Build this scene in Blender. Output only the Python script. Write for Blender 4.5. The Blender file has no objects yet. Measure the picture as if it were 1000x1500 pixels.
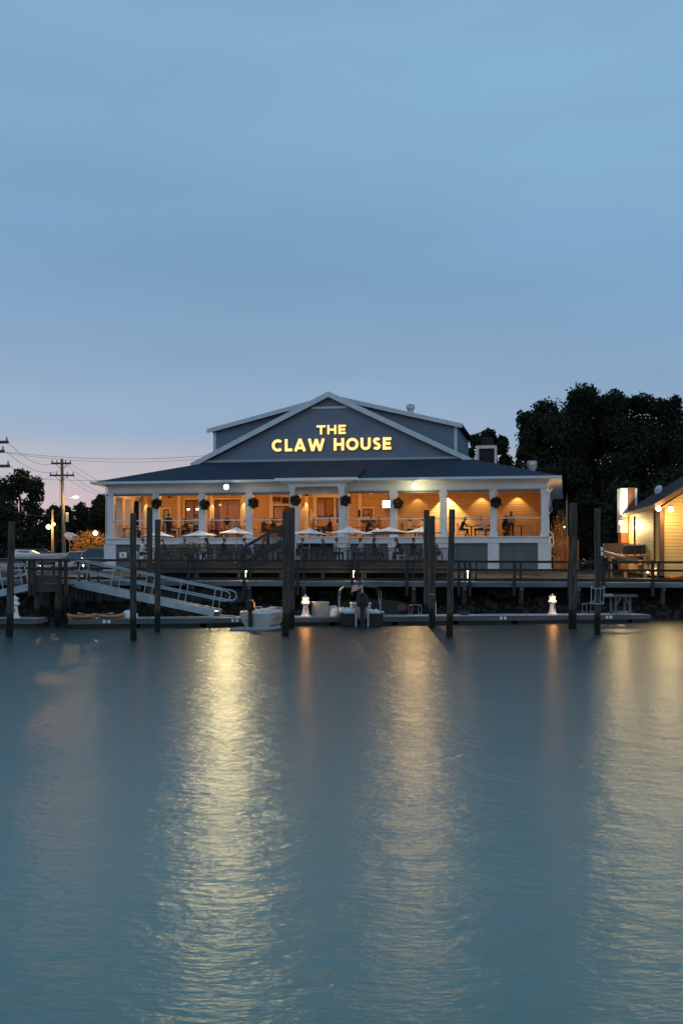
import bpy, math, random
import numpy as np
from mathutils import Vector, Matrix

F, H, YH = 1800.0, 2.5, 838.0
R = math.radians
sc = bpy.context.scene
COL = sc.collection
rnd = random.Random(7)

def P(px, py, D):
    return Vector(((px-500)/F*D, D, H+(YH-py)/F*D))
def Xp(px, D): return (px-500)/F*D
def Zp(py, D): return H+(YH-py)/F*D

# ------------------------------------------------------------------ materials
def new_mat(name):
    m = bpy.data.materials.new(name); m.use_nodes = True
    nt = m.node_tree; b = nt.nodes['Principled BSDF']
    return m, nt, b
def mat(name, c, rough=0.7, var=0.25, scale=3.0, bump=0.0, bscale=None, metal=0.0, stretch=(1,1,1), c2=None, spec=0.5, detail=5):
    """procedural: base colour mottled by noise, optional bump"""
    m, nt, b = new_mat(name)
    N, L = nt.nodes, nt.links
    tc = N.new('ShaderNodeTexCoord'); mp = N.new('ShaderNodeMapping'); mp.inputs['Scale'].default_value = stretch
    L.new(tc.outputs['Object'], mp.inputs['Vector'])
    nz = N.new('ShaderNodeTexNoise'); nz.inputs['Scale'].default_value = scale; nz.inputs['Detail'].default_value = detail
    L.new(mp.outputs[0], nz.inputs['Vector'])
    rp = N.new('ShaderNodeValToRGB')
    a = c2 if c2 else tuple(x*(1-var) for x in c)
    bcol = c if c2 else tuple(min(1, x*(1+var)) for x in c)
    rp.color_ramp.elements[0].color = (*a, 1); rp.color_ramp.elements[1].color = (*bcol, 1)
    rp.color_ramp.elements[0].position = 0.3; rp.color_ramp.elements[1].position = 0.7
    L.new(nz.outputs['Fac'], rp.inputs['Fac']); L.new(rp.outputs['Color'], b.inputs['Base Color'])
    b.inputs['Roughness'].default_value = rough; b.inputs['Metallic'].default_value = metal
    b.inputs['Specular IOR Level'].default_value = spec
    if bump:
        n2 = N.new('ShaderNodeTexNoise'); n2.inputs['Scale'].default_value = bscale or scale*4; n2.inputs['Detail'].default_value = 6
        L.new(mp.outputs[0], n2.inputs['Vector'])
        bp = N.new('ShaderNodeBump'); bp.inputs['Strength'].default_value = bump; bp.inputs['Distance'].default_value = 0.03
        L.new(n2.outputs['Fac'], bp.inputs['Height']); L.new(bp.outputs[0], b.inputs['Normal'])
    return m
def emis(name, c, s):
    m, nt, b = new_mat(name)
    b.inputs['Base Color'].default_value = (*c, 1)
    b.inputs['Emission Color'].default_value = (*c, 1); b.inputs['Emission Strength'].default_value = s
    nz = nt.nodes.new('ShaderNodeTexNoise'); nz.inputs['Scale'].default_value = 9
    mr = nt.nodes.new('ShaderNodeMapRange'); mr.inputs['To Min'].default_value = s*0.88; mr.inputs['To Max'].default_value = s*1.12
    nt.links.new(nz.outputs['Fac'], mr.inputs['Value']); nt.links.new(mr.outputs[0], b.inputs['Emission Strength'])
    return m
def siding(name, c, pitch=0.16, rough=0.6, line=0.72):
    """painted clapboards: a lap every `pitch` metres up the wall"""
    m, nt, b = new_mat(name); N, L = nt.nodes, nt.links
    tc = N.new('ShaderNodeTexCoord'); sp = N.new('ShaderNodeSeparateXYZ'); L.new(tc.outputs['Object'], sp.inputs[0])
    dv = N.new('ShaderNodeMath'); dv.operation = 'DIVIDE'; dv.inputs[1].default_value = pitch; L.new(sp.outputs['Z'], dv.inputs[0])
    fr = N.new('ShaderNodeMath'); fr.operation = 'FRACT'; L.new(dv.outputs[0], fr.inputs[0])
    rp = N.new('ShaderNodeValToRGB'); e = rp.color_ramp.elements
    e[0].position = 0.80; e[0].color = (*c, 1); e[1].position = 0.93; e[1].color = (*[x*line for x in c], 1)
    L.new(fr.outputs[0], rp.inputs['Fac'])
    nz = N.new('ShaderNodeTexNoise'); nz.inputs['Scale'].default_value = 0.9; nz.inputs['Detail'].default_value = 8; L.new(tc.outputs['Object'], nz.inputs['Vector'])
    mr = N.new('ShaderNodeMapRange'); mr.inputs['To Min'].default_value = 0.82; mr.inputs['To Max'].default_value = 1.12; L.new(nz.outputs['Fac'], mr.inputs['Value'])
    mx = N.new('ShaderNodeVectorMath'); mx.operation = 'SCALE'; L.new(rp.outputs['Color'], mx.inputs[0]); L.new(mr.outputs[0], mx.inputs['Scale'])
    L.new(mx.outputs[0], b.inputs['Base Color']); b.inputs['Roughness'].default_value = rough
    bp = N.new('ShaderNodeBump'); bp.inputs['Distance'].default_value = 0.03; bp.inputs['Strength'].default_value = 0.8; bp.invert = True
    L.new(fr.outputs[0], bp.inputs['Height']); L.new(bp.outputs[0], b.inputs['Normal'])
    return m
def shingle(name, c, c2):
    m, nt, b = new_mat(name); N, L = nt.nodes, nt.links
    tc = N.new('ShaderNodeTexCoord')
    br = N.new('ShaderNodeTexBrick'); br.inputs['Scale'].default_value = 2.2
    br.inputs['Color1'].default_value = (*c, 1); br.inputs['Color2'].default_value = (*c2, 1); br.inputs['Mortar'].default_value = (*[x*0.5 for x in c], 1)
    br.inputs['Mortar Size'].default_value = 0.012; br.inputs['Brick Width'].default_value = 0.6; br.inputs['Row Height'].default_value = 0.3
    L.new(tc.outputs['Object'], br.inputs['Vector'])
    nz = N.new('ShaderNodeTexNoise'); nz.inputs['Scale'].default_value = 1.3; nz.inputs['Detail'].default_value = 8; L.new(tc.outputs['Object'], nz.inputs['Vector'])
    mr = N.new('ShaderNodeMapRange'); mr.inputs['To Min'].default_value = 0.7; mr.inputs['To Max'].default_value = 1.3; L.new(nz.outputs['Fac'], mr.inputs['Value'])
    mx = N.new('ShaderNodeVectorMath'); mx.operation = 'SCALE'; L.new(br.outputs['Color'], mx.inputs[0]); L.new(mr.outputs[0], mx.inputs['Scale'])
    L.new(mx.outputs[0], b.inputs['Base Color']); b.inputs['Roughness'].default_value = 0.85; b.inputs['Specular IOR Level'].default_value = 0.25
    return m
def pile_mat(name):
    """weathered grey-brown timber, wet and weedy below the tide line (object z = height over water)"""
    m, nt, b = new_mat(name); N, L = nt.nodes, nt.links
    tc = N.new('ShaderNodeTexCoord'); mp = N.new('ShaderNodeMapping'); mp.inputs['Scale'].default_value = (9, 9, 0.7)
    L.new(tc.outputs['Object'], mp.inputs[0])
    nz = N.new('ShaderNodeTexNoise'); nz.inputs['Scale'].default_value = 1.6; nz.inputs['Detail'].default_value = 8; L.new(mp.outputs[0], nz.inputs['Vector'])
    rp = N.new('ShaderNodeValToRGB'); e = rp.color_ramp.elements
    e[0].position = 0.3; e[0].color = (0.018, 0.018, 0.018, 1); e[1].position = 0.75; e[1].color = (0.12, 0.11, 0.10, 1)
    L.new(nz.outputs['Fac'], rp.inputs[0])
    sp = N.new('ShaderNodeSeparateXYZ'); L.new(tc.outputs['Object'], sp.inputs[0])
    n2 = N.new('ShaderNodeTexNoise'); n2.inputs['Scale'].default_value = 5; L.new(tc.outputs['Object'], n2.inputs['Vector'])
    ad = N.new('ShaderNodeMath'); ad.operation = 'MULTIPLY_ADD'; ad.inputs[1].default_value = 0.5; L.new(n2.outputs['Fac'], ad.inputs[0]); L.new(sp.outputs['Z'], ad.inputs[2])
    mr = N.new('ShaderNodeMapRange'); mr.inputs['From Min'].default_value = 0.95; mr.inputs['From Max'].default_value = 1.25; L.new(ad.outputs[0], mr.inputs['Value'])
    mx = N.new('ShaderNodeMix'); mx.data_type = 'RGBA'; L.new(mr.outputs[0], mx.inputs['Factor'])
    mx.inputs['A'].default_value = (0.012, 0.014, 0.011, 1); L.new(rp.outputs[0], mx.inputs['B'])
    L.new(mx.outputs['Result'], b.inputs['Base Color']); b.inputs['Roughness'].default_value = 0.85; b.inputs['Specular IOR Level'].default_value = 0.2
    bp = N.new('ShaderNodeBump'); bp.inputs['Strength'].default_value = 0.7; bp.inputs['Distance'].default_value = 0.02
    L.new(nz.outputs['Fac'], bp.inputs['Height']); L.new(bp.outputs[0], b.inputs['Normal'])
    return m
def glass_mat(name, tint=(0.9, 0.92, 0.95), gloss=0.035):
    m = bpy.data.materials.new(name); m.use_nodes = True; nt = m.node_tree; N, L = nt.nodes, nt.links
    N.remove(N['Principled BSDF']); out = N['Material Output']
    t = N.new('ShaderNodeBsdfTransparent'); t.inputs[0].default_value = (*tint, 1)
    g = N.new('ShaderNodeBsdfGlossy'); g.inputs['Roughness'].default_value = 0.05
    nz = N.new('ShaderNodeTexNoise'); nz.inputs['Scale'].default_value = 2
    mr = N.new('ShaderNodeMapRange'); mr.inputs['To Min'].default_value = gloss*0.7; mr.inputs['To Max'].default_value = gloss*1.3
    L.new(nz.outputs['Fac'], mr.inputs['Value'])
    mx = N.new('ShaderNodeMixShader'); L.new(mr.outputs[0], mx.inputs[0]); L.new(t.outputs[0], mx.inputs[1]); L.new(g.outputs[0], mx.inputs[2])
    L.new(mx.outputs[0], out.inputs[0]); return m

M = {}
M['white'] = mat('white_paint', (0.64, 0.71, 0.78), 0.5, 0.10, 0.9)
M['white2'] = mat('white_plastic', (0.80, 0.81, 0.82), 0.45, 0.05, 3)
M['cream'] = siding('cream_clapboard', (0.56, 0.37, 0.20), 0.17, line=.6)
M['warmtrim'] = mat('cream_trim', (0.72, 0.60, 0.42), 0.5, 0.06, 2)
M['gable'] = siding('blue_grey_clapboard', (0.125, 0.195, 0.285), 0.19)
M['bluetrim'] = mat('pale_blue_trim', (0.47, 0.60, 0.70), 0.5, 0.07, 2)
M['roof'] = shingle('slate_blue_shingle', (0.019, 0.036, 0.062), (0.028, 0.048, 0.078))
M['slat'] = mat('grey_blue_slat', (0.14, 0.185, 0.21), 0.7, 0.15, 3, stretch=(1, 1, .2))
M['dark'] = mat('dark_void', (0.02, 0.022, 0.024), 0.9, 0.3, 2)
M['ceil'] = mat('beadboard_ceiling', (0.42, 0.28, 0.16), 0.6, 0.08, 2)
M['woodfloor'] = mat('porch_boards', (0.20, 0.13, 0.08), 0.6, 0.3, 2, stretch=(.3, 3, 1))
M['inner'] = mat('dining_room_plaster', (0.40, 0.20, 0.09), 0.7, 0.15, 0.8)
M['brownwood'] = mat('dark_brown_wood', (0.075, 0.04, 0.022), 0.5, 0.3, 3, stretch=(1, 1, .2))
M['redwood'] = mat('oak_furniture', (0.30, 0.15, 0.06), 0.45, 0.25, 4, stretch=(1, 1, .3))
M['wicker'] = mat('pale_wicker', (0.62, 0.50, 0.36), 0.7, 0.2, 12, bump=.4)
M['glass'] = glass_mat('window_glass')
M['pile'] = pile_mat('weathered_pile')
M['deck'] = mat('weathered_deck_board', (0.115, 0.105, 0.095), 0.8, 0.35, 1.2, bump=.4, stretch=(.4, 4, 4))
M['rail'] = mat('weathered_rail_wood', (0.045, 0.043, 0.042), 0.8, 0.35, 2.0, bump=.4, stretch=(.5, 3, 3))
M['darkrail'] = mat('dark_rail_wood', (0.024, 0.025, 0.026), 0.85, 0.35, 2.0, bump=.4, stretch=(.5, 3, 3))
M['fascia'] = mat('silvered_timber', (0.10, 0.125, 0.15), 0.8, 0.6, 0.9, bump=.4, stretch=(.35, 3, 2))
M['dockwood'] = mat('dock_timber', (0.085, 0.10, 0.115), 0.75, 0.4, 1.2, bump=.4, stretch=(.5, 3, 3))
M['docktop'] = mat('dock_planks', (0.25, 0.29, 0.32), 0.7, 0.3, 1.4, bump=.3, stretch=(4, .5, 1))
M['float'] = mat('black_float', (0.012, 0.013, 0.014), 0.6, 0.3, 3)
M['alu'] = mat('weathered_aluminium', (0.31, 0.40, 0.47), 0.5, 0.22, 1.6, metal=0.35)
M['concrete'] = mat('stained_concrete', (0.13, 0.165, 0.21), 0.85, 0.7, 1.2, bump=.5)
M['sheet'] = mat('sheet_piling', (0.050, 0.066, 0.085), 0.8, 0.5, 1.3, bump=.4, stretch=(2, 2, .5))
M['rock'] = mat('riprap_rock', (0.019, 0.019, 0.018), 0.9, 0.5, 2, bump=.8)
M['bark'] = mat('tree_bark', (0.05, 0.042, 0.035), 0.9, 0.4, 6, bump=.6, stretch=(1, 1, .3))
M['leaf'] = mat('oak_leaf', (0.044, 0.060, 0.040), 0.8, 0.55, 0.30, c2=(0.010, 0.015, 0.011), spec=0.05)
M['leaf2'] = mat('pine_leaf', (0.030, 0.038, 0.026), 0.8, 0.5, 0.4, c2=(0.014, 0.018, 0.013), spec=0.1)
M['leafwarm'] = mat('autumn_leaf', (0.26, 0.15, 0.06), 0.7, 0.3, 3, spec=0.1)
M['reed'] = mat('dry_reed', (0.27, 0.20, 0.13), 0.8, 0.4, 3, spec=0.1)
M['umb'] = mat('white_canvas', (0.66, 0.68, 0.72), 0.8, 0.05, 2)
M['steel'] = mat('dark_steel', (0.05, 0.052, 0.055), 0.5, 0.2, 5, metal=.5)
M['galv'] = mat('galvanised_metal', (0.45, 0.48, 0.50), 0.4, 0.15, 5, metal=.6)
M['black'] = mat('black_rubber', (0.012, 0.012, 0.013), 0.6, 0.3, 6)
M['gloss_black'] = mat('black_cowling', (0.010, 0.010, 0.012), 0.4, 0.2, 6, spec=.25)
M['hullgrey'] = mat('grey_hull', (0.34, 0.37, 0.38), 0.45, 0.12, 2)
M['hullgreen'] = mat('green_grey_hull', (0.022, 0.032, 0.036), 0.55, 0.25, 2, spec=.2)
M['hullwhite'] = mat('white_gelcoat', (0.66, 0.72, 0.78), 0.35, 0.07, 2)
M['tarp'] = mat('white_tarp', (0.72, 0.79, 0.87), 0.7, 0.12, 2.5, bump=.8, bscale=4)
M['orange'] = mat('orange_plastic', (0.50, 0.21, 0.08), 0.4, 0.15, 3)
M['boxgrey'] = mat('grey_dock_box', (0.22, 0.27, 0.30), 0.6, 0.18, 3)
M['board'] = mat('dark_board', (0.035, 0.036, 0.036), 0.6, 0.2, 2, spec=.2)
M['rust'] = mat('faded_red_paint', (0.16, 0.05, 0.035), 0.6, 0.3, 5)
M['fence'] = mat('brown_fence_board', (0.22, 0.095, 0.04), 0.75, 0.3, 2.5, bump=.4, stretch=(3, 3, .4))
M['ramp'] = mat('reddish_deck_timber', (0.26, 0.15, 0.085), 0.75, 0.3, 2, bump=.3, stretch=(.5, 3, 3))
M['yellow'] = siding('yellow_clapboard', (0.52, 0.36, 0.15), 0.19, line=.55)
M['brownpaint'] = mat('brown_trim', (0.10, 0.05, 0.025), 0.6, 0.2, 3)
M['brick'] = mat('brown_chimney_brick', (0.20, 0.09, 0.045), 0.8, 0.3, 6)
M['roofdark'] = shingle('charcoal_shingle', (0.014, 0.015, 0.017), (0.022, 0.023, 0.026))
M['polewood'] = mat('utility_pole_wood', (0.16, 0.13, 0.10), 0.8, 0.3, 4, stretch=(2, 2, .3))
M['wire'] = mat('cable_black', (0.02, 0.02, 0.022), 0.6, 0.2, 2)
M['carwhite'] = mat('white_car_paint', (0.55, 0.58, 0.60), 0.25, 0.05, 1)
M['carsilver'] = mat('silver_car_paint', (0.32, 0.34, 0.35), 0.25, 0.05, 1, metal=.4)
M['carblue'] = mat('grey_blue_car_paint', (0.20, 0.25, 0.31), 0.25, 0.05, 1, metal=.3)
M['cardark'] = mat('dark_car_paint', (0.04, 0.042, 0.047), 0.25, 0.1, 1)
M['carglass'] = mat('tinted_car_glass', (0.05, 0.065, 0.08), 0.08, 0.2, 2)
M['skin'] = mat('skin_tone', (0.27, 0.155, 0.10), 0.6, 0.1, 8)
M['hairdark'] = mat('dark_hair', (0.02, 0.016, 0.013), 0.6, 0.3, 20)
M['hairbrown'] = mat('brown_hair', (0.09, 0.055, 0.03), 0.6, 0.3, 20)
M['hairgrey'] = mat('grey_hair', (0.25, 0.24, 0.23), 0.6, 0.3, 20)
for nm, cc in dict(black=(0.015, .015, .017), white=(.62, .64, .66), ltblue=(.24, .36, .47), blue=(.04, .07, .14), grey=(.16, .17, .18), orange=(.55, .2, .06), khaki=(.32, .26, .18), denim=(.025, .03, .05), dkgrey=(.03, .032, .036)).items():
    M['cl_'+nm] = mat('cloth_'+nm, cc, 0.85, 0.2, 9, bump=.3)

# ------------------------------------------------------------------ mesh builder
class MB:
    def __init__(s): s.v = []; s.f = []; s.m = []
    def add(s, vs, fs, mi=0):
        o = len(s.v); s.v += [tuple(x) for x in vs]
        for f in fs: s.f.append(tuple(i+o for i in f)); s.m.append(mi)
        return s
    def box(s, x0, x1, y0, y1, z0, z1, mi=0, T=None):
        vs = [Vector(p) for p in ((x0,y0,z0),(x1,y0,z0),(x1,y1,z0),(x0,y1,z0),(x0,y0,z1),(x1,y0,z1),(x1,y1,z1),(x0,y1,z1))]
        if T is not None: vs = [T @ v for v in vs]
        return s.add(vs, [(0,3,2,1),(4,5,6,7),(0,1,5,4),(1,2,6,5),(2,3,7,6),(3,0,4,7)], mi)
    def bbox(s, x0, x1, y0, y1, z0, z1, b=0.02, mi=0):
        """box with chamfered vertical and top edges"""
        pts = lambda e: [(x0+e,y0+b),(x0+b,y0+e),(x1-b,y0+e),(x1-e,y0+b),(x1-e,y1-b),(x1-b,y1-e),(x0+b,y1-e),(x0+e,y1-b)]
        rings = [[(x, y, z0) for x, y in pts(0)], [(x, y, z1-b) for x, y in pts(0)], [(x, y, z1) for x, y in pts(b)]]
        return s.loft(rings, mi)
    def loft(s, rings, mi=0, cap=True, closed=True):
        o = len(s.v); n = len(rings[0])
        for r in rings: s.v += [tuple(p) for p in r]
        for k in range(len(rings)-1):
            for i in range(n if closed else n-1):
                j = (i+1) % n
                s.f.append((o+k*n+i, o+k*n+j, o+(k+1)*n+j, o+(k+1)*n+i)); s.m.append(mi)
        if cap:
            s.f.append(tuple(o+i for i in range(n))[::-1]); s.m.append(mi)
            s.f.append(tuple(o+(len(rings)-1)*n+i for i in range(n))); s.m.append(mi)
        return s
    def rod(s, p0, p1, r0, r1=None, n=8, mi=0):
        p0, p1 = Vector(p0), Vector(p1); r1 = r0 if r1 is None else r1
        d = (p1-p0); 
        if d.length < 1e-6: return s
        q = d.to_track_quat('Z', 'Y')
        ring = lambda c, r: [c + q @ Vector((r*math.cos(2*math.pi*i/n), r*math.sin(2*math.pi*i/n), 0)) for i in range(n)]
        return s.loft([ring(p0, r0), ring(p1, r1)], mi)
    def tube(s, pts, r, n=6, mi=0, closed=False):
        pts = [Vector(p) for p in pts]; m = len(pts); rings = []
        for i, p in enumerate(pts):
            a = pts[(i-1) % m] if (closed or i > 0) else p; b = pts[(i+1) % m] if (closed or i < m-1) else p
            q = (b-a).to_track_quat('Z', 'Y')
            rr = r[i] if isinstance(r, (list, tuple)) else r
            rings.append([p + q @ Vector((rr*math.cos(2*math.pi*k/n), rr*math.sin(2*math.pi*k/n), 0)) for k in range(n)])
        if closed: rings.append(rings[0])
        return s.loft(rings, mi, cap=not closed)
    def bar(s, p0, p1, w, h, mi=0):
        """square-section bar, w across, h deep (up)"""
        p0, p1 = Vector(p0), Vector(p1); d = (p1-p0).normalized()
        side = d.cross(Vector((0,0,1))); 
        if side.length < 1e-3: side = Vector((1,0,0))
        side.normalize(); up = side.cross(d).normalized()
        r = lambda c: [c-side*w/2-up*h/2, c+side*w/2-up*h/2, c+side*w/2+up*h/2, c-side*w/2+up*h/2]
        return s.loft([r(p0), r(p1)], mi)
    def lathe(s, prof, n=12, c=(0,0,0), mi=0, ph=0):
        rings = [[(c[0]+r*math.cos(2*math.pi*(i+ph)/n), c[1]+r*math.sin(2*math.pi*(i+ph)/n), c[2]+z) for i in range(n)] for r, z in prof]
        return s.loft(rings, mi)
    def ball(s, c, r, n=10, m=6, mi=0):
        r = (r, r, r) if not isinstance(r, (tuple, list)) else r
        rings = []
        for k in range(m+1):
            t = math.pi*(0.02+0.96*k/m) - math.pi/2
            rings.append([(c[0]+r[0]*math.cos(t)*math.cos(2*math.pi*i/n), c[1]+r[1]*math.cos(t)*math.sin(2*math.pi*i/n), c[2]+r[2]*math.sin(t)) for i in range(n)])
        return s.loft(rings, mi)
    def prism(s, poly, y0, y1, mi=0, axis='y'):
        """poly in (x,z) extruded from y0 to y1"""
        A = [(x, y0, z) for x, z in poly]; B = [(x, y1, z) for x, z in poly]
        if axis == 'x': A = [(y0, x, z) for x, z in poly]; B = [(y1, x, z) for x, z in poly]
        if axis == 'z': A = [(x, z, y0) for x, z in poly]; B = [(x, z, y1) for x, z in poly]
        return s.loft([A, B], mi)
    def build(s, name, mats, parent=None, smooth=False):
        me = bpy.data.meshes.new(name); me.from_pydata(s.v, [], s.f)
        if not isinstance(mats, (list, tuple)): mats = [mats]
        for m_ in mats: me.materials.append(M[m_] if isinstance(m_, str) else m_)
        if len(mats) > 1: me.polygons.foreach_set('material_index', s.m)
        import bmesh
        bm = bmesh.new(); bm.from_mesh(me); bmesh.ops.recalc_face_normals(bm, faces=bm.faces); bm.to_mesh(me); bm.free()
        if smooth: me.polygons.foreach_set('use_smooth', [True]*len(me.polygons))
        o = bpy.data.objects.new(name, me); COL.objects.link(o)
        if parent is not None: o.parent = parent
        return o
def tag(o, label=None, cat=None, group=None, kind=None):
    if label: o['label'] = label
    if cat: o['category'] = cat
    if group: o['group'] = group
    if kind: o['kind'] = kind
    return o
def thing(name, label, cat, loc=(0,0,0), rz=0.0, group=None):
    o = bpy.data.objects.new(name, None); COL.objects.link(o); o.location = loc; o.rotation_euler = (0,0,rz)
    o.empty_display_size = 0.2
    return tag(o, label, cat, group)
def copy_tree(o, parent=None):
    c = o.copy(); COL.objects.link(c); c.parent = parent
    for ch in o.children: copy_tree(ch, c)
    return c
def place(proto, used, label, loc, rz=0.0, group=None):
    """first use moves the prototype itself, later uses copy it"""
    o = proto if not used.get(proto.name) else copy_tree(proto)
    used[proto.name] = True
    o.location = loc; o.rotation_euler = (0, 0, rz); o['label'] = label
    if group: o['group'] = group
    return o
USED = {}
def bulb(mb_r, c, s, name, parent, loc=(0,0,0), n=8):
    mb = MB(); mb.ball(loc, mb_r, n, 5)
    return mb.build(name, emis('lit_'+name, c, s), parent, smooth=True)
def lamp(kind, name, loc, energy, color, size=0.1, aim=None, angle=90, blend=0.5):
    l = bpy.data.lights.new(name, kind); l.energy = energy; l.color = color
    if kind in ('POINT', 'SPOT'): l.shadow_soft_size = size
    if kind == 'SPOT': l.spot_size = R(angle); l.spot_blend = blend
    o = bpy.data.objects.new(name, l); COL.objects.link(o); o.location = loc
    if aim is not None: o.rotation_euler = (Vector(aim)-Vector(loc)).to_track_quat('-Z', 'Y').to_euler()
    return o

# ------------------------------------------------------------------ world and camera
w = bpy.data.worlds.new('World'); sc.world = w; w.use_nodes = True
nt = w.node_tree; N, L = nt.nodes, nt.links
bg = N['Background']; tc = N.new('ShaderNodeTexCoord'); sp = N.new('ShaderNodeSeparateXYZ'); L.new(tc.outputs['Generated'], sp.inputs[0])
def ramp(stops):
    r = N.new('ShaderNodeValToRGB'); e = r.color_ramp.elements
    while len(e) < len(stops): e.new(0.5)
    for k, (p, c) in enumerate(stops): e[k].position = p; e[k].color = (*c, 1)
    return r
def lin(r, g, b): return tuple(((x/255+0.055)/1.055)**2.4 if x > 10 else x/3294 for x in (r, g, b))
# elevation (sin) -> colour, looking across the river
front = ramp([(0.0, lin(206,182,190)), (0.045, lin(205,184,193)), (0.082, lin(180,181,192)), (0.108, lin(148,171,199)), (0.16, lin(132,164,196)),
              (0.24, lin(119,158,194)), (0.33, lin(126,168,201)), (0.42, lin(130,172,203)), (0.7, lin(105,142,178)), (1.0, lin(95,130,165))])
back = ramp([(0.0, lin(196,190,196)), (0.15, lin(196,205,218)), (0.5, lin(160,190,214)), (1.0, lin(95,130,165))])
# soft cloud bands shift the height at which colours are read
mp = N.new('ShaderNodeMapping'); mp.inputs['Scale'].default_value = (1.2, 1.2, 7.0); L.new(tc.outputs['Generated'], mp.inputs[0])
nz = N.new('ShaderNodeTexNoise'); nz.inputs['Scale'].default_value = 1.7; nz.inputs['Detail'].default_value = 3; nz.inputs['Roughness'].default_value = .45
L.new(mp.outputs[0], nz.inputs['Vector'])
sb = N.new('ShaderNodeMath'); sb.operation = 'SUBTRACT'; sb.inputs[1].default_value = 0.5; L.new(nz.outputs['Fac'], sb.inputs[0])
zs = N.new('ShaderNodeMath'); zs.operation = 'MULTIPLY'; L.new(sb.outputs[0], zs.inputs[0]); L.new(sp.outputs['Z'], zs.inputs[1])
za = N.new('ShaderNodeMath'); za.operation = 'MULTIPLY_ADD'; za.inputs[1].default_value = 0.5; L.new(zs.outputs[0], za.inputs[0]); L.new(sp.outputs['Z'], za.inputs[2])
# the pink is strongest to the left (west of the building)
xl = N.new('ShaderNodeMath'); xl.operation = 'MULTIPLY_ADD'; xl.inputs[1].default_value = 0.05; L.new(sp.outputs['X'], xl.inputs[0]); L.new(za.outputs[0], xl.inputs[2])
ab = N.new('ShaderNodeMath'); ab.operation = 'MAXIMUM'; ab.inputs[1].default_value = 0.0; L.new(xl.outputs[0], ab.inputs[0])
L.new(ab.outputs[0], front.inputs[0]); L.new(ab.outputs[0], back.inputs[0])
mr = N.new('ShaderNodeMapRange'); mr.inputs['From Min'].default_value = 0.5; mr.inputs['From Max'].default_value = -0.6; L.new(sp.outputs['Y'], mr.inputs['Value'])
mx = N.new('ShaderNodeMix'); mx.data_type = 'RGBA'; L.new(mr.outputs[0], mx.inputs['Factor']); L.new(front.outputs[0], mx.inputs['A']); L.new(back.outputs[0], mx.inputs['B'])
# cloud brightness mottling
mr2 = N.new('ShaderNodeMapRange'); mr2.inputs['To Min'].default_value = 0.93; mr2.inputs['To Max'].default_value = 1.07; mr2.inputs['From Min'].default_value = .3; mr2.inputs['From Max'].default_value = .7
mp2 = N.new('ShaderNodeMapping'); mp2.inputs['Scale'].default_value = (1.2, 1.2, 5.0); mp2.inputs['Rotation'].default_value = (0, R(7), 0); L.new(tc.outputs['Generated'], mp2.inputs[0])
nz2 = N.new('ShaderNodeTexNoise'); nz2.inputs['Scale'].default_value = 2.3; nz2.inputs['Detail'].default_value = 5; L.new(mp2.outputs[0], nz2.inputs['Vector']); L.new(nz2.outputs['Fac'], mr2.inputs['Value'])
sky = N.new('ShaderNodeTexSky'); sky.sky_type = 'NISHITA'; sky.sun_disc = False; sky.sun_elevation = R(1.0); sky.sun_rotation = R(200)
vs = N.new('ShaderNodeVectorMath'); vs.operation = 'SCALE'; L.new(mx.outputs['Result'], vs.inputs[0]); L.new(mr2.outputs[0], vs.inputs['Scale'])
vk = N.new('ShaderNodeVectorMath'); vk.operation = 'SCALE'; vk.inputs['Scale'].default_value = 0.02; L.new(sky.outputs[0], vk.inputs[0])
va = N.new('ShaderNodeVectorMath'); va.operation = 'ADD'; L.new(vs.outputs[0], va.inputs[0]); L.new(vk.outputs[0], va.inputs[1])
L.new(va.outputs[0], bg.inputs[0]); bg.inputs[1].default_value = 1.0

cam = bpy.data.cameras.new('camera'); co = bpy.data.objects.new('camera', cam); COL.objects.link(co)
co.location = (0, 0, H); co.rotation_euler = (R(90), 0, 0)
cam.sensor_fit = 'VERTICAL'; cam.sensor_height = 36; cam.sensor_width = 24; cam.lens = F/1500*36; cam.shift_y = 88/1500.0
cam.clip_start = 0.1; cam.clip_end = 5000
sc.camera = co
sc.view_settings.view_transform = 'Standard'; sc.view_settings.look = 'None'; sc.view_settings.exposure = 0; sc.view_settings.gamma = 1
sc.cycles.use_denoising = True;  sc.cycles.max_bounces = 6; sc.cycles.diffuse_bounces = 3; sc.cycles.glossy_bounces = 3; sc.cycles.transparent_max_bounces = 12
sc.cycles.sample_clamp_indirect = 6; sc.cycles.caustics_reflective = False; sc.cycles.caustics_refractive = False

# ------------------------------------------------------------------ ground, water, bank
def ground_z(y):
    pts = [(40,-4), (62,-1.6), (64.5,-0.4), (66,0.35), (68.3,1.7), (69.3,2.05), (73,2.2), (78,2.55), (84,2.6), (3000,2.6)]
    for (a, za_), (b, zb_) in zip(pts, pts[1:]):
        if a <= y <= b: return za_+(zb_-za_)*(y-a)/(b-a)
    return -4
ys = [40,50,58,61,62.5,63.5,64.3,65,65.5,66,66.5,67,67.6,68.2,68.8,69.3,70,71,72,73,74,76,78,80,82,84,88,95,110,140,200,400,900,3000]
xs = [-1500,-600,-250,-120,-80,-60]+[x*1.0 for x in range(-45,46)]+[60,80,120,250,600,1500]
mb = MB(); nx = len(xs)
vs_ = []
for y in ys:
    for x in xs:
        j = rnd.uniform(-1,1)*(0.12 if 64 < y < 69 else 0.02 if y < 90 else 0)
        vs_.append((x, y, ground_z(y)+j))
fs_ = [(j*nx+i, j*nx+i+1, (j+1)*nx+i+1, (j+1)*nx+i) for j in range(len(ys)-1) for i in range(nx-1)]
mb.add(vs_, fs_)
gm, gnt, gb = new_mat('sandy_ground')
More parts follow.
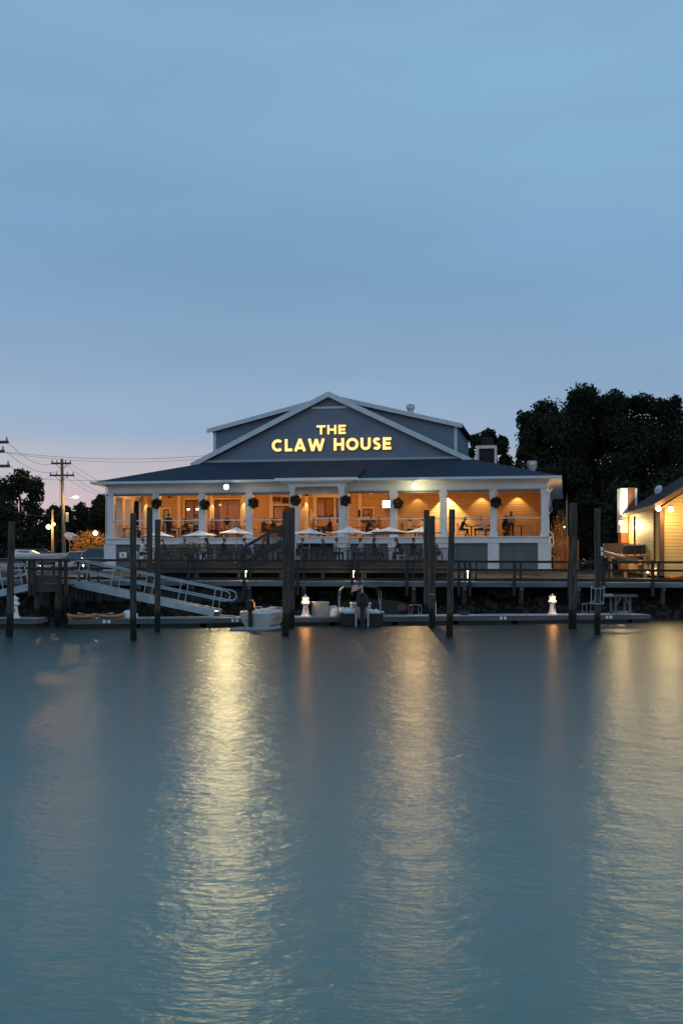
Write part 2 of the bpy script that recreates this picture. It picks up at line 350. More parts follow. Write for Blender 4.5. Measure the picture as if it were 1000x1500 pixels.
n1 = gnt.nodes.new('ShaderNodeTexNoise'); n1.inputs['Scale'].default_value = 0.6; n1.inputs['Detail'].default_value = 9; n1.inputs['Roughness'].default_value = .7
g_tc = gnt.nodes.new('ShaderNodeTexCoord'); gnt.links.new(g_tc.outputs['Object'], n1.inputs['Vector'])
gr = gnt.nodes.new('ShaderNodeValToRGB'); ge = gr.color_ramp.elements; ge[0].position = .4; ge[0].color = (0.03,0.033,0.022,1); ge[1].position = .62; ge[1].color = (0.15,0.13,0.10,1)
gnt.links.new(n1.outputs['Fac'], gr.inputs[0])
sz = gnt.nodes.new('ShaderNodeSeparateXYZ'); gnt.links.new(g_tc.outputs['Object'], sz.inputs[0])
gmr = gnt.nodes.new('ShaderNodeMapRange'); gmr.inputs['From Min'].default_value = 1.4; gmr.inputs['From Max'].default_value = 2.0; gnt.links.new(sz.outputs['Z'], gmr.inputs['Value'])
gmx = gnt.nodes.new('ShaderNodeMix'); gmx.data_type = 'RGBA'; gnt.links.new(gmr.outputs[0], gmx.inputs['Factor'])
gmx.inputs['A'].default_value = (0.014,0.014,0.013,1); gnt.links.new(gr.outputs[0], gmx.inputs['B']); gnt.links.new(gmx.outputs['Result'], gb.inputs['Base Color'])
gb.inputs['Roughness'].default_value = .95; gb.inputs['Specular IOR Level'].default_value = .1
tag(mb.build('ground', gm), kind='structure')

# water: fine wind ripples as bump, mildly rough
wm, wnt, wb = new_mat('river_water')
WN, WL = wnt.nodes, wnt.links
wtc = WN.new('ShaderNodeTexCoord')
def wnoise(scale, sx, sy, detail, rz=0.0):
    m_ = WN.new('ShaderNodeMapping'); m_.inputs['Scale'].default_value = (sx, sy, 1); m_.inputs['Rotation'].default_value = (0,0,R(rz)); WL.new(wtc.outputs['Object'], m_.inputs[0])
    n_ = WN.new('ShaderNodeTexNoise'); n_.inputs['Scale'].default_value = scale; n_.inputs['Detail'].default_value = detail; n_.inputs['Roughness'].default_value = .55
    WL.new(m_.outputs[0], n_.inputs['Vector']); return n_
a1 = wnoise(1.0, 4.0, 8.0, 3, 8); a2 = wnoise(1.0, 12.0, 26.0, 3, -6)
a0 = wnoise(1.0, 1.5, 1.5, 3, 20); b0 = WN.new('ShaderNodeBump'); b0.inputs['Distance'].default_value = 0.12; b0.inputs['Strength'].default_value = 0.32; WL.new(a0.outputs['Fac'], b0.inputs['Height'])
b1 = WN.new('ShaderNodeBump'); WL.new(b0.outputs[0], b1.inputs['Normal']); b1.inputs['Distance'].default_value = 0.024; b1.inputs['Strength'].default_value = 0.70; WL.new(a1.outputs['Fac'], b1.inputs['Height'])
b2 = WN.new('ShaderNodeBump'); b2.inputs['Distance'].default_value = 0.012; b2.inputs['Strength'].default_value = 0.9; WL.new(a2.outputs['Fac'], b2.inputs['Height']); WL.new(b1.outputs[0], b2.inputs['Normal'])
WN.remove(wb)
wdf = WN.new('ShaderNodeBsdfDiffuse'); wgl = WN.new('ShaderNodeBsdfGlossy'); wfr = WN.new('ShaderNodeFresnel'); wmx = WN.new('ShaderNodeMixShader')
wfr.inputs['IOR'].default_value = 1.40; wgl.inputs['Roughness'].default_value = 0.28
# reflection colour dimmed at grazing view for wave masking and the bank's dark reflection
wgr = WN.new('ShaderNodeValToRGB'); WL.new(wfr.outputs[0], wgr.inputs[0]); WL.new(wgr.outputs[0], wgl.inputs['Color'])
ge_ = wgr.color_ramp.elements; ge_[0].position = .16; ge_[0].color = (.95,.97,.97,1); ge_[1].position = .80; ge_[1].color = (.135,.135,.135,1); e3 = ge_.new(.45); e3.color = (.53,.53,.53,1)
# wind patches and calmer slicks
wpt = wnoise(1.0, .07, .22, 3, 12); wpr = WN.new('ShaderNodeMapRange'); wpr.inputs['From Min'].default_value = .35; wpr.inputs['From Max'].default_value = .65; wpr.inputs['To Min'].default_value = .45; wpr.inputs['To Max'].default_value = 1.0
WL.new(wpt.outputs['Fac'], wpr.inputs['Value']); WL.new(wpr.outputs[0], b2.inputs['Strength'])
a3 = wnoise(1.0, .05, .12, 3, 4); wrp = WN.new('ShaderNodeValToRGB'); wrp.color_ramp.elements[0].color = (0.082,0.185,0.158,1); wrp.color_ramp.elements[1].color = (0.104,0.23,0.188,1)
WL.new(a3.outputs['Fac'], wrp.inputs[0]); 
wcl = WN.new('ShaderNodeMath'); wcl.operation = 'MINIMUM'; wcl.inputs[1].default_value = .68; WL.new(wfr.outputs[0], wcl.inputs[0])
wds = WN.new('ShaderNodeMapRange'); wds.inputs['From Min'].default_value = .25; wds.inputs['From Max'].default_value = .85; wds.inputs['To Min'].default_value = 1; wds.inputs['To Max'].default_value = .25; WL.new(wfr.outputs[0], wds.inputs['Value'])  # body colour also darkened at grazing view, towards the dock
wvm = WN.new('ShaderNodeVectorMath'); wvm.operation = 'SCALE'; WL.new(wrp.outputs[0], wvm.inputs[0]); WL.new(wds.outputs[0], wvm.inputs['Scale']); WL.new(wvm.outputs[0], wdf.inputs['Color']); WL.new(b2.outputs[0], wgl.inputs['Normal'])
WL.new(wcl.outputs[0], wmx.inputs[0]); WL.new(wdf.outputs[0], wmx.inputs[1]); WL.new(wgl.outputs[0], wmx.inputs[2]); WL.new(wmx.outputs[0], WN['Material Output'].inputs[0])
mb = MB(); mb.add([(-900,-120,0),(900,-120,0),(900,66,0),(-900,66,0)], [(0,1,2,3)])
tag(mb.build('water', wm), kind='structure')

# riprap rocks on the bank
mb = MB()
for i in range(1500):
    x = rnd.uniform(-21, 25); y = rnd.uniform(64.6, 69.0); r = rnd.uniform(.07, .22)
    z = ground_z(y)+r*.15; n = 6
    rings = []
    for k, (q, h_) in enumerate(((.7,-.7),(1,-.1),(.8,.45),(.3,.7))):
        rings.append([(x+r*q*math.cos(2*math.pi*i_/n+i)*rnd.uniform(.75,1.2), y+r*q*math.sin(2*math.pi*i_/n+i)*rnd.uniform(.75,1.2), z+r*h_*rnd.uniform(.8,1.1)) for i_ in range(n)])
    mb.loft(rings)
tag(mb.build('riprap', 'rock'), 'dark rocks heaped on the river bank under the boardwalk', 'rocks', kind='stuff')
# scrubby growth over the bank
def leaf_mesh(name, blobs, n, size, m, parent=None, seed=1, droop=0.0, shell=0.55, smin=0.5):
    g = np.random.default_rng(seed)
    B = np.array(blobs, float); vol = B[:,3]*B[:,4]*B[:,5]; vol = vol**0.75; pr = vol/vol.sum()
    k = g.choice(len(B), n, p=pr)
    d = g.normal(size=(n,3)); d /= np.linalg.norm(d, axis=1)[:,None]
    rad = shell+(1-shell)*g.random(n)**0.6
    rad *= 1+0.10*g.normal(size=n)
    c = B[k,:3]+d*rad[:,None]*B[k,3:6]
    t = g.normal(size=(n,3)); t[:,2] -= droop; t /= np.linalg.norm(t, axis=1)[:,None]
    b = np.cross(t, g.normal(size=(n,3))); b /= np.linalg.norm(b, axis=1)[:,None]
    s = size*(smin+(1.5-smin)*g.random(n))[:,None]
    v = np.stack([c-t*s*.6, c+b*s*.38-t*s*.05, c+t*s*.6, c-b*s*.38+t*s*.05], 1).reshape(-1,3)
    me = bpy.data.meshes.new(name); me.vertices.add(4*n); me.vertices.foreach_set('co', v.ravel())
    me.loops.add(4*n); me.loops.foreach_set('vertex_index', np.arange(4*n)); me.polygons.add(n)
    me.polygons.foreach_set('loop_start', np.arange(0, 4*n, 4)); me.polygons.foreach_set('loop_total', np.full(n, 4)); me.update(calc_edges=True)
    me.materials.append(M[m]); o = bpy.data.objects.new(name, me); COL.objects.link(o)
    if parent is not None: o.parent = parent
    return o
blobs = [(rnd.uniform(-4,23), rnd.uniform(66.5,69), ground_z(67.5)+rnd.uniform(-.1,.3), rnd.uniform(.4,1.0), .5, rnd.uniform(.25,.5)) for _ in range(42)]
tag(leaf_mesh('bank_scrub', blobs, 9000, .13, 'leaf', seed=4), 'low dark scrub growing over the river bank', 'scrub', kind='stuff')

# ------------------------------------------------------------------ the restaurant (local frame: u along the front, v inward, z up from z=2.6)
TH = R(10.4); cT, sT = math.cos(TH), math.sin(TH)
CX, CY, BZ = -1.377, 82.0, 2.6
def W(u, v, z): return Vector((CX+u*cT+v*sT, CY-u*sT+v*cT, z+BZ))
def BL(px, py, v):
    a = (px-500)/F; t = (v+CX*sT+CY*cT)/(a*sT+cT)
    return Vector(((t*a-CX)*cT-(t-CY)*sT, v, H+(YH-py)/F*t-BZ))
def U(px, v): return BL(px, 800, v).x
def Zb(py, px, v): return BL(px, py, v).z
rest = thing('restaurant', 'large white waterfront restaurant with lit porch and blue grey gable', 'restaurant', (CX, CY, BZ), -TH)
BAY = 3.269; cu = [-14.71+BAY*i for i in range(10)]
FL, OT, CE = 2.22, 5.09, 5.50        # porch floor, opening top, porch ceiling (local)
PD = 5.4                              # porch depth
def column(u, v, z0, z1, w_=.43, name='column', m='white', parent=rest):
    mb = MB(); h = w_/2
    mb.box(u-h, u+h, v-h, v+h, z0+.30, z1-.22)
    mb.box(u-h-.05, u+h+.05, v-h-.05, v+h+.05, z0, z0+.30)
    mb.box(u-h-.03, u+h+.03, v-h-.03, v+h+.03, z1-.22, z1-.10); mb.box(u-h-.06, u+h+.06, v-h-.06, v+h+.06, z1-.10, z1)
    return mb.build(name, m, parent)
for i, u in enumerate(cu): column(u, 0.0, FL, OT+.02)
for v in (1.8, 3.6): column(cu[0], v, FL, OT+.02, .5, m='warmtrim')
# header, frieze, mouldings along front and ends
mb = MB()
def ring_box(mb, uo, vo, z0, z1, th, vb=22.0):
    """a band round three sides: uo half width, vo front position"""
    mb.box(-uo, uo, vo, vo+th, z0, z1); mb.box(-uo, -uo+th, vo+th, vb, z0, z1); mb.box(uo-th, uo, vo+th, vb, z0, z1)
ring_box(mb, 14.93, -.22, OT+.22, OT+.34, .44); ring_box(mb, 14.90, -.18, OT+.34, OT+.62, .36); ring_box(mb, 14.97, -.26, OT+.62, OT+.70, .5); ring_box(mb, 15.05, -.34, OT+.70, OT+.78, .6)
mb.build('frieze', 'white', rest)
mb = MB(); ring_box(mb, 14.86, -.12, OT+.02, OT+.22, .24); mb.build('header', 'white', rest)
for i in range(9):
    if i == 4: continue
    mb = MB(); mb.rod((cu[i]+.25, -.16, OT+.10), (cu[i+1]-.25, -.16, OT+.10), .06, n=8); mb.build('rolled_screen', 'slat', rest)
mb = MB(); ring_box(mb, 15.68, -.98, OT+.78, OT+.80, .9); mb.box(-15.64,15.64,-.94,-.34,OT+.795,OT+.82); mb.build('soffit', 'white', rest)
mb = MB()
def gutter(mb, a, b, d):
    pass
ring_box(mb, 15.80, -1.10, OT+.80, OT+.96, .12); mb.build('gutter', 'bluetrim', rest)
# lower hipped roof
z0, z1, t = OT+.93, OT+2.72, 6.3
a = [(-15.75,-1.05,z0),(15.75,-1.05,z0),(15.75,22.8,z0),(-15.75,22.8,z0)]; b = [(-15.75+t,-1.05+t,z1),(15.75-t,-1.05+t,z1),(15.75-t,22.8-t,z1),(-15.75+t,22.8-t,z1)]
mb = MB(); mb.loft([[(x,y,z-.08) for x,y,z in a], a, b]); mb.build('lower_roof', 'roof', rest)
# centre bump-out
d = 1.3; ub0, ub1 = cu[4], cu[5]
BT = OT+.42
for u in (ub0, ub1): column(u, -d, FL, BT, .32)
mb = MB(); mb.box(ub0-.3, ub1+.3, -d-.16, -d+.16, BT, BT+.36); mb.box(ub0-.2, ub0+.12, -d+.16, -.36, BT, BT+.36); mb.box(ub1-.12, ub1+.2, -d+.16, -.36, BT, BT+.36)
mb.box(ub0-.8, ub1+.8, -d-.5, -d-.16, BT+.28, BT+.36)
mb.build('bay_header', 'white', rest)
mb = MB(); mb.box(ub0-1.1, ub1+1.1, -d-.62, -d-.50, BT+.36, BT+.55); mb.box(ub0-1.1, ub0-.98, -d-.5, -1.0, BT+.36, BT+.55); mb.box(ub1+.98, ub1+1.1, -d-.5, -1.0, BT+.36, BT+.55); mb.build('bay_gutter', 'white', rest)
mb = MB(); mb.add([(ub0-1.08,-d-.55,BT+.54),(ub1+1.08,-d-.55,BT+.54),(ub1+1.08,2,BT+1.45),(ub0-1.08,2,BT+1.45),(ub0-1.08,-d-.55,BT+.4),(ub1+1.08,-d-.55,BT+.4),(ub1+1.08,2,BT+.5),(ub0-1.08,2,BT+.5)],
    [(0,1,2,3),(4,7,6,5),(0,4,5,1),(1,5,6,2),(3,2,6,7),(0,3,7,4)]); mb.build('bay_roof', 'roof', rest)
# porch slab, band, piers, slatted panels
mb = MB(); mb.box(-14.7, 14.7, .12, PD, FL-.12, FL); mb.box(ub0, ub1, -d+.1, .1, FL-.12, FL); mb.build('porch_floor', 'woodfloor', rest)
mb = MB(); ring_box(mb, 15.02, -.30, FL-.43, FL-.06, .4); ring_box(mb, 15.12, -.40, FL-.07, FL+.0, .5)
mb.box(ub0-.35, ub1+.3, -d-.28, -d+.1, FL-.43, FL-.06); mb.box(ub0-.4, ub1+.35, -d-.34, -d+.12, FL-.07, FL+.004); mb.box(ub1-.1, ub1+.3, -d+.12, -.4, FL-.43, FL-.004)
mb.box(ub0-.35, ub0+.05, -d+.12, -.4, FL-.43, FL-.004)
mb.build('porch_band', 'white', rest)
for i, u in enumerate(cu):
    h = .42 if i in (0, 9) else .37
    mb = MB(); mb.box(u-h, u+h, -.25, .45, 0.12, FL-.43); mb.box(u-h-.05, u+h+.05, -.30, .5, -.1, .12); mb.build('pier', 'white', rest)
for u in (ub0, ub1):
    mb = MB(); mb.box(u-.3, u+.3, -d-.2, -d+.3, -.1, FL-.43); mb.build('pier', 'white', rest)
for i in range(9):
    mb = MB(); a, b = cu[i]+.37, cu[i+1]-.37; n = 21
    for k in range(n):
        x = a+(b-a)*(k+.5)/n; mb.box(x-.045, x+.045, -.06, -.03, .05, FL-.43)
    mb.box(a, b, -.03, .02, .05, .16); mb.box(a, b, -.03, .02, FL-.55, FL-.43)
    mb.build('slatted_panel', 'slat', rest)
mb = MB(); mb.box(-14.6, 14.6, .5, .7, -.1, FL-.2); mb.build('crawl_space_wall', 'slat', rest)
# side walls, back
mb = MB(); mb.box(-14.7,-14.5, PD+.15, 21.8, -.1, OT+.2); mb.box(14.5,14.7, PD+.15, 21.8, -.1, OT+.2); mb.box(-14.7,14.7,21.8,22,-.1,OT+.3); mb.build('side_wall', 'white', rest)
mb = MB(); mb.box(14.45, 14.62, .25, PD, FL, OT+.2); mb.build('porch_end_wall', 'cream', rest)
mb = MB(); mb.box(-14.6, 14.45, .1, PD, CE, CE+.06); mb.build('porch_ceiling', 'ceil', rest)
# screened-porch top rails
for i in range(9):
    zr = FL+1.2; a, b = cu[i]+.2, cu[i+1]-.2; vv = 0.0
    if i == 4: vv = -d; a, b = cu[4]+.15, cu[5]-.15
    mb = MB(); mb.box(a, b, vv-.03, vv+.03, zr-.035, zr+.035); 
    mb.build('porch_rail', 'white', rest)
# left end rail with turned balusters
mb = MB()
for k in range(26):
    v = .35+k*.19
    if abs(v-1.8) < .3 or abs(v-3.6) < .3: continue
    mb.box(cu[0]-.02, cu[0]+.02, v-.02, v+.02, FL, FL+.95)
mb.box(cu[0]-.05, cu[0]+.05, .25, PD-.1, FL+.95, FL+1.05); mb.build('end_railing', 'warmtrim', rest)
# porch back wall with openings  (px0, px1, pytop, pybottom)
openings = [('door', 239, 248, 746, 783), ('window', 271, 297, 732, 768), ('door', 314, 352, 732, 783), ('window', 400, 428, 741, 766),
            ('window', 463, 489, 729, 758), ('window', 492, 505, 729, 766), ('window', 531, 546, 745, 757)]
ops = []
for kd, x0, x1, y0, y1 in openings:
    p, q = BL(x0, y0, PD), BL(x1, y1, PD); ops.append((kd, p.x, q.x, max(q.z, FL) if kd == 'window' else FL, min(p.z, CE-.15)))
mb = MB(); cur = -14.5
for kd, a, b, zb_, zt in sorted(ops, key=lambda o: o[1]):
    mb.box(cur, a, PD, PD+.15, FL, CE); mb.box(a, b, PD, PD+.15, zt, CE)
    if zb_ > FL+.01: mb.box(a, b, PD, PD+.15, FL, zb_)
    cur = b
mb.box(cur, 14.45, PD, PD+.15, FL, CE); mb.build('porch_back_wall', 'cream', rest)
for kd, a, b, zb_, zt in ops:
    mb = MB(); fw = .10
    mb.box(a-fw, a, PD-.05, PD-.003, zb_-(fw if kd == 'window' else 0), zt+fw); mb.box(b, b+fw, PD-.05, PD-.003, zb_-(fw if kd == 'window' else 0), zt+fw); mb.box(a, b, PD-.05, PD-.003, zt, zt+fw)
    if kd == 'window': mb.box(a, b, PD-.06, PD-.003, zb_-fw, zb_)
    fr = mb.build(kd, 'warmtrim', rest)
    mb = MB(); n = 1 if b-a < 1 else 2
    for k in range(n+1):
        x = a+(b-a)*k/n; xa = min(max(x-.04, a), b-.08); mb.box(xa, xa+.08, PD+.02, PD+.08, zb_, zt)
    mb.box(a+.08, b-.08, PD+.02, PD+.08, zt-.09, zt); mb.box(a+.08, b-.08, PD+.02, PD+.08, zb_, zb_+.09)
    mb.build('sash', 'brownwood', fr)
    mb = MB(); mb.box(a+.04, b-.04, PD+.045, PD+.055, zb_+.04, zt-.04); mb.build('pane', 'glass', fr)
# pilasters on the back wall, lit
for px in (213, 262, 309.5, 356.5, 397, 461, 449, 527):
    u = U(px, PD-.15); mb = MB(); mb.box(u-.13, u+.13, PD-.12, PD-.004, FL, CE-.02); mb.build('pilaster', 'warmtrim', rest)
u0_ = U(448, PD-.3); mb = MB(); mb.box(U(449,PD), U(507,PD), PD-.11, PD-.006, Zb(727,480,PD), Zb(725,480,PD)+.06); mb.build('trim_board', 'warmtrim', rest)
# dining room behind
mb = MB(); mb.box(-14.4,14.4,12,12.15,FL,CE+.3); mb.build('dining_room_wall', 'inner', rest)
mb = MB(); mb.box(-14.4,14.4,PD+.16,12,FL-.1,FL); mb.build('dining_room_floor', 'woodfloor', rest)
mb = MB(); mb.box(-14.4,14.4,PD+.16,12,CE+.25,CE+.3); mb.build('dining_room_ceiling', 'ceil', rest)
for u in (-9.5, -4.2, 3.6):
    mb = MB(); mb.box(u-.2, u+.2, 8.2, 8.6, FL, CE+.24); mb.build('room_post', 'redwood', rest)
for i, u in enumerate((-11.6, -8.0, -6.6, -3.2, -1.2, .8)):
    mb = MB(); mb.box(u-.5, u+.5, 11.9, 11.985, FL+1.2, FL+2.1, 0); mb.box(u-.42, u+.42, 11.88, 11.9, FL+1.28, FL+2.02, 1); mb.build('wall_picture', ['brownwood', ('cl_grey', 'cl_blue', 'cl_khaki')[i % 3]], rest)
for px, py, w_, h_, m_ in ((405,731,.55,.30,'brownwood'),(418,733,.45,.40,'cl_dkgrey'),(474,718,.30,.22,'black'),(424,760,.5,.25,'redwood'),(539,763,1.1,.12,'brownwood'),(545,768,.9,.10,'redwood'),(526,752,.14,.5,'black'),(476,772,1.2,.10,'redwood'),(280,778,1.3,.5,'brownwood'),(330,779,1.0,.45,'redwood'),(392,772,.9,.5,'redwood')):
    q = BL(px, py, PD-.12); mb = MB(); mb.bbox(q.x-w_/2, q.x+w_/2, PD-.2, PD-.01, max(FL, q.z-h_/2), max(FL, q.z-h_/2)+h_, .02); mb.build('wall_shelf' if h_ < .2 else 'wall_cabinet', m_, rest)
# gable wall and pediment
gv = 5.3; gz = OT+2.68; gh = 9.75; ap = BL(482, 573, gv-.5).z
rise = ap-.25-gz
uc = BL(482, 573, gv-.5).x; gh = (BL(690.5, 672, gv-.5).x-BL(276.5, 680, gv-.5).x)/2-.48; uc = (BL(690.5, 672, gv-.5).x+BL(276.5, 680, gv-.5).x)/2*.5+uc*.5
mb = MB(); mb.prism([(-gh+.4, gz), (gh-.4, gz), (0, ap-.35)], gv, gv+.15); mb.build('gable_wall', 'gable', rest)
mb = MB(); mb.box(-gh-.1, gh+.1, gv-.10, gv-.002, gz-.06, gz+.14); mb.box(-gh-.2, gh+.2, gv-.2, gv-.1, gz+.10, gz+.16); mb.build('gable_sill', 'bluetrim', rest)
zt_ = Zb(597, 482, gv); hw = (ap-.45-zt_)/ (ap-gz)*gh
mb = MB(); mb.box(-hw, hw, gv-.07, gv-.003, zt_-.08, zt_+.07); mb.build('collar_trim', 'bluetrim', rest)
def rake(name, hw_, z_lo, z_hi, v0, v1, dp, m, sgn):
    L_ = math.hypot(hw_, z_hi-z_lo); nx_, nz_ = (z_hi-z_lo)/L_, hw_/L_
    poly = [(sgn*hw_, z_lo), (0, z_hi), (0, z_hi-dp/nz_), (sgn*(hw_-dp*.3), z_lo-dp*.9)]
    mb = MB(); mb.prism(poly, v0, v1); return mb.build(name, m, rest)
for s_ in (-1, 1):
    rake('rake_board', gh+.45, gz-.02, ap, gv-.5, gv-.44, .36, 'bluetrim', s_)
    rake('rake_board', gh+.33, gz-.06, ap-.16, gv-.43, gv-.30, .20, 'bluetrim', s_)
    poly = [(s_*(gh+.40), gz-.06), (0, ap-.03), (0, ap-.14), (s_*(gh+.34), gz-.14)]
    mb = MB(); mb.prism(poly, gv-.43, 10.5); mb.build('pediment_roof', 'roof', rest)
    poly = [(s_*(gh+.36), gz-.03), (0, ap-.10), (0, ap-.14), (s_*(gh+.30), gz-.06)]
    mb = MB(); mb.prism(poly, gv-.30, gv-.003); mb.build('pediment_soffit', 'bluetrim', rest)
# upper block
uv = 6.9; uh = (BL(677, 621, uv-.4).x-BL(302.5, 629, uv-.4).x)/2-.42; uc2 = (BL(677, 621, uv-.4).x+BL(302.5, 629, uv-.4).x)/2; ez = Zb(629, 303, uv-.4)+.02; rz_ = ap-.02
mb = MB(); mb.prism([(-uh, gz-.3), (uh, gz-.3), (uh, ez-.1), (0, rz_-.15), (-uh, ez-.1)], uv, uv+.15)
mb.box(-uh, -uh+.15, uv+.15, 17, gz-.3, ez-.12); mb.box(uh-.15, uh, uv+.15, 17, gz-.3, ez-.12); mb.prism([(-uh, gz-.3), (uh, gz-.3), (uh, ez-.1), (0, rz_-.15), (-uh, ez-.1)], 17, 17.15); mb.build('upper_wall', 'gable', rest)
for s_ in (-1, 1):
    mb = MB(); mb.box(*sorted((s_*(uh+.01), s_*(uh-.2))), uv-.04, uv-.002, gz-.3, ez-.15); mb.build('corner_board', 'bluetrim', rest)
    sl = (rz_-ez)/(uh+.42)
    mb = MB(); mb.prism([(s_*(uh+.42), ez), (0, rz_), (0, rz_-.30), (s_*(uh+.36), ez-.30)], uv-.45, uv-.38); mb.build('upper_rake_board', 'bluetrim', rest)
    mb = MB(); mb.prism([(s_*(uh+.40), ez-.02), (0, rz_-.02), (0, rz_-.10), (s_*(uh+.36), ez-.10)], uv-.375, 17.5); mb.build('upper_roof', 'roof', rest)
    mb = MB(); mb.prism([(s_*(uh+.40), ez-.10), (0, rz_-.10), (0, rz_-.13), (s_*(uh+.38), ez-.22)], uv-.37, uv-.003); mb.build('upper_soffit', 'bluetrim', rest)
for o_ in rest.children:
    if o_.name.split('.')[0] in ('gable_wall','gable_sill','collar_trim','rake_board','pediment_roof','pediment_soffit'): o_.location.x = uc
    if o_.name.split('.')[0] in ('upper_wall','corner_board','upper_rake_board','upper_roof','upper_soffit'): o_.location.x = uc2
# roof vents (fixed to the roof)
def on(px, py, v): return BL(px, py, v)
p = on(601, 606, 11); mb = MB(); mb.lathe([(.22,-.6),(.22,.30),(.32,.34),(.32,.62),(.20,.68),(.16,.72)], 12, p); mb.build('roof_vent', 'galv', rest)
p = on(778.5, 690, 6); mb = MB(); mb.lathe([(.22,-.6),(.22,.10),(.30,.12),(.34,.45),(.34,.62),(.26,.70)], 12, p); mb.build('roof_vent', 'galv', rest)
a_, b_ = on(697, 681, 9), on(727, 653, 9)
ex = MB(); ex.box(a_.x, a_.x+.22, 8.6, 10, a_.z-.8, b_.z); ex.box(b_.x-.14, b_.x, 8.6, 10, a_.z-.8, b_.z); ex.box(a_.x+.22, b_.x-.14, 8.6, 10, b_.z-.22, b_.z)
exo = ex.build('exhaust_housing', 'galv', rest)
mb = MB(); mb.box(a_.x+.24, b_.x-.16, 8.75, 9.9, a_.z-.8, b_.z-.24); mb.build('louvre', 'dark', exo)
mb = MB(); mb.bbox(a_.x+.4, b_.x-.28, 8.8, 9.8, b_.z, b_.z+.62, .05); mb.build('fan_box', 'dark', exo)
# downspout on the right corner
mb = MB(); mb.tube([(15.1,-.35,OT+.5),(15.2,-.2,OT+.2),(14.98,-.3,OT-.1),(14.98,-.3,FL+.3),(15.25,-.4,FL+.1),(15.3,-.4,FL-.5),(15.1,-.4,FL-.8)], .05); mb.build('downspout', 'white', rest)
mb = MB(); mb.tube([(-14.98,-.25,OT+.6),(-14.98,-.25,FL-.9)], .04); mb.build('downspout', 'white', rest)

# --- lit sign
sign = thing('lit_sign', 'glowing letters reading THE CLAW HOUSE on the blue grey gable', 'sign', W(0, gv, gz), -TH)
LH = 1.0
def arc(cx, cy, rx, ry, a0, a1, n=14): return [(cx+rx*math.cos(R(a0+(a1-a0)*k/n)), cy+ry*math.sin(R(a0+(a1-a0)*k/n))) for k in range(n+1)]
S_ = .24; h_ = S_/2
GL = {'T': (.80, [[(0,1-h_),(.80,1-h_)], [(.40,0),(.40,1-S_)]]), 'H': (.86, [[(h_,0),(h_,1)], [(.86-h_,0),(.86-h_,1)], [(S_,.5),(.86-S_,.5)]]),
      'E': (.68, [[(h_,0),(h_,1)], [(S_,1-h_),(.68,1-h_)], [(S_,.5),(.62,.5)], [(S_,h_),(.68,h_)]]), 'L': (.62, [[(h_,0),(h_,1)], [(S_,h_),(.62,h_)]]),
      'A': (.98, [[(.11,0),(.49,1.0)], [(.49,1.0),(.87,0)], [(.28,.27),(.70,.27)]]), 'W': (1.40, [[(.12,1),(.40,0)], [(.40,0),(.70,.95)], [(.70,.95),(1.0,0)], [(1.0,0),(1.28,1)]]),
      'C': (.92, [arc(.5,.5,.39,.39,48,312,18)]), 'O': (1.02, [arc(.51,.5,.39,.39,0,360,24)]),
      'U': (.84, [[(h_,1),(h_,.42)]+arc(.42,.40,.30,.29,180,360,12)+[(.84-h_,.42),(.84-h_,1)]]), 'S': (.66, [arc(.34,.71,.20,.18,25,260,12)+arc(.32,.30,.21,.19,80,-150,12)])}
def stroke(mb, pts, t_, y0, y1, sc_, ox, oz):
    n = len(pts); closed = (abs(pts[0][0]-pts[-1][0])+abs(pts[0][1]-pts[-1][1])) < 1e-4
    Lp, Rp = [], []
    for i in range(n):
        a = pts[i-1] if i else (pts[-2] if closed else pts[0]); b = pts[i+1] if i < n-1 else (pts[1] if closed else pts[-1])
        dx, dz = b[0]-a[0], b[1]-a[1]; l_ = math.hypot(dx, dz) or 1; nx_, nz_ = -dz/l_*t_/2, dx/l_*t_/2
        Lp.append((ox+sc_*(pts[i][0]+nx_), oz+sc_*(pts[i][1]+nz_))); Rp.append((ox+sc_*(pts[i][0]-nx_), oz+sc_*(pts[i][1]-nz_)))
    rings = [[(Lp[i][0], y0, Lp[i][1]), (Rp[i][0], y0, Rp[i][1]), (Rp[i][0], y1, Rp[i][1]), (Lp[i][0], y1, Lp[i][1])] for i in range(n)]
    mb.loft(rings, cap=not closed)
def word(txt, px0, px1, py_top, py_bot):
    a, b = BL(px0, py_bot, gv-.2), BL(px1, py_top, gv-.2)
    lw = 1.0; sc_ = BL((px0+px1)/2, py_top, gv-.2).z-BL((px0+px1)/2, py_bot, gv-.2).z; zb_ = BL((px0+px1)/2, py_bot, gv-.2).z-gz
    tw = sum(GL[c][0] if c != ' ' else .42 for c in txt); gap = .15 if ' ' in txt else .17; fx = ((b.x-a.x)/sc_-gap*(len(txt)-1))/tw
    x = a.x
    for c in txt:
        if c == ' ': x += (.42*fx+gap)*sc_; continue
        mb = MB(); e2 = MB()
        for k, st in enumerate([[(q_[0]*fx, q_[1]) for q_ in s0] for s0 in GL[c][1]]):
            stroke(mb, st, S_*.92, -.20-.002*k, -.12, sc_, x, zb_); stroke(e2, st, S_*1.22, -.12+.0, -.03-.002*k, sc_, x, zb_)
        o = mb.build('letter', 'signface', sign); e2.build('letter_return', 'signedge', o)
        x += (GL[c][0]*fx+gap)*sc_
M['signface'] = emis('lit_sign_face', (1.0, 0.66, 0.22), 1.25); M['signedge'] = mat('bronze_letter_edge', (.20, .11, .04), .5, .2, 6)
word('THE', 463.5, 506, 622.5, 636); word('CLAW HOUSE', 398, 572.5, 642, 660)

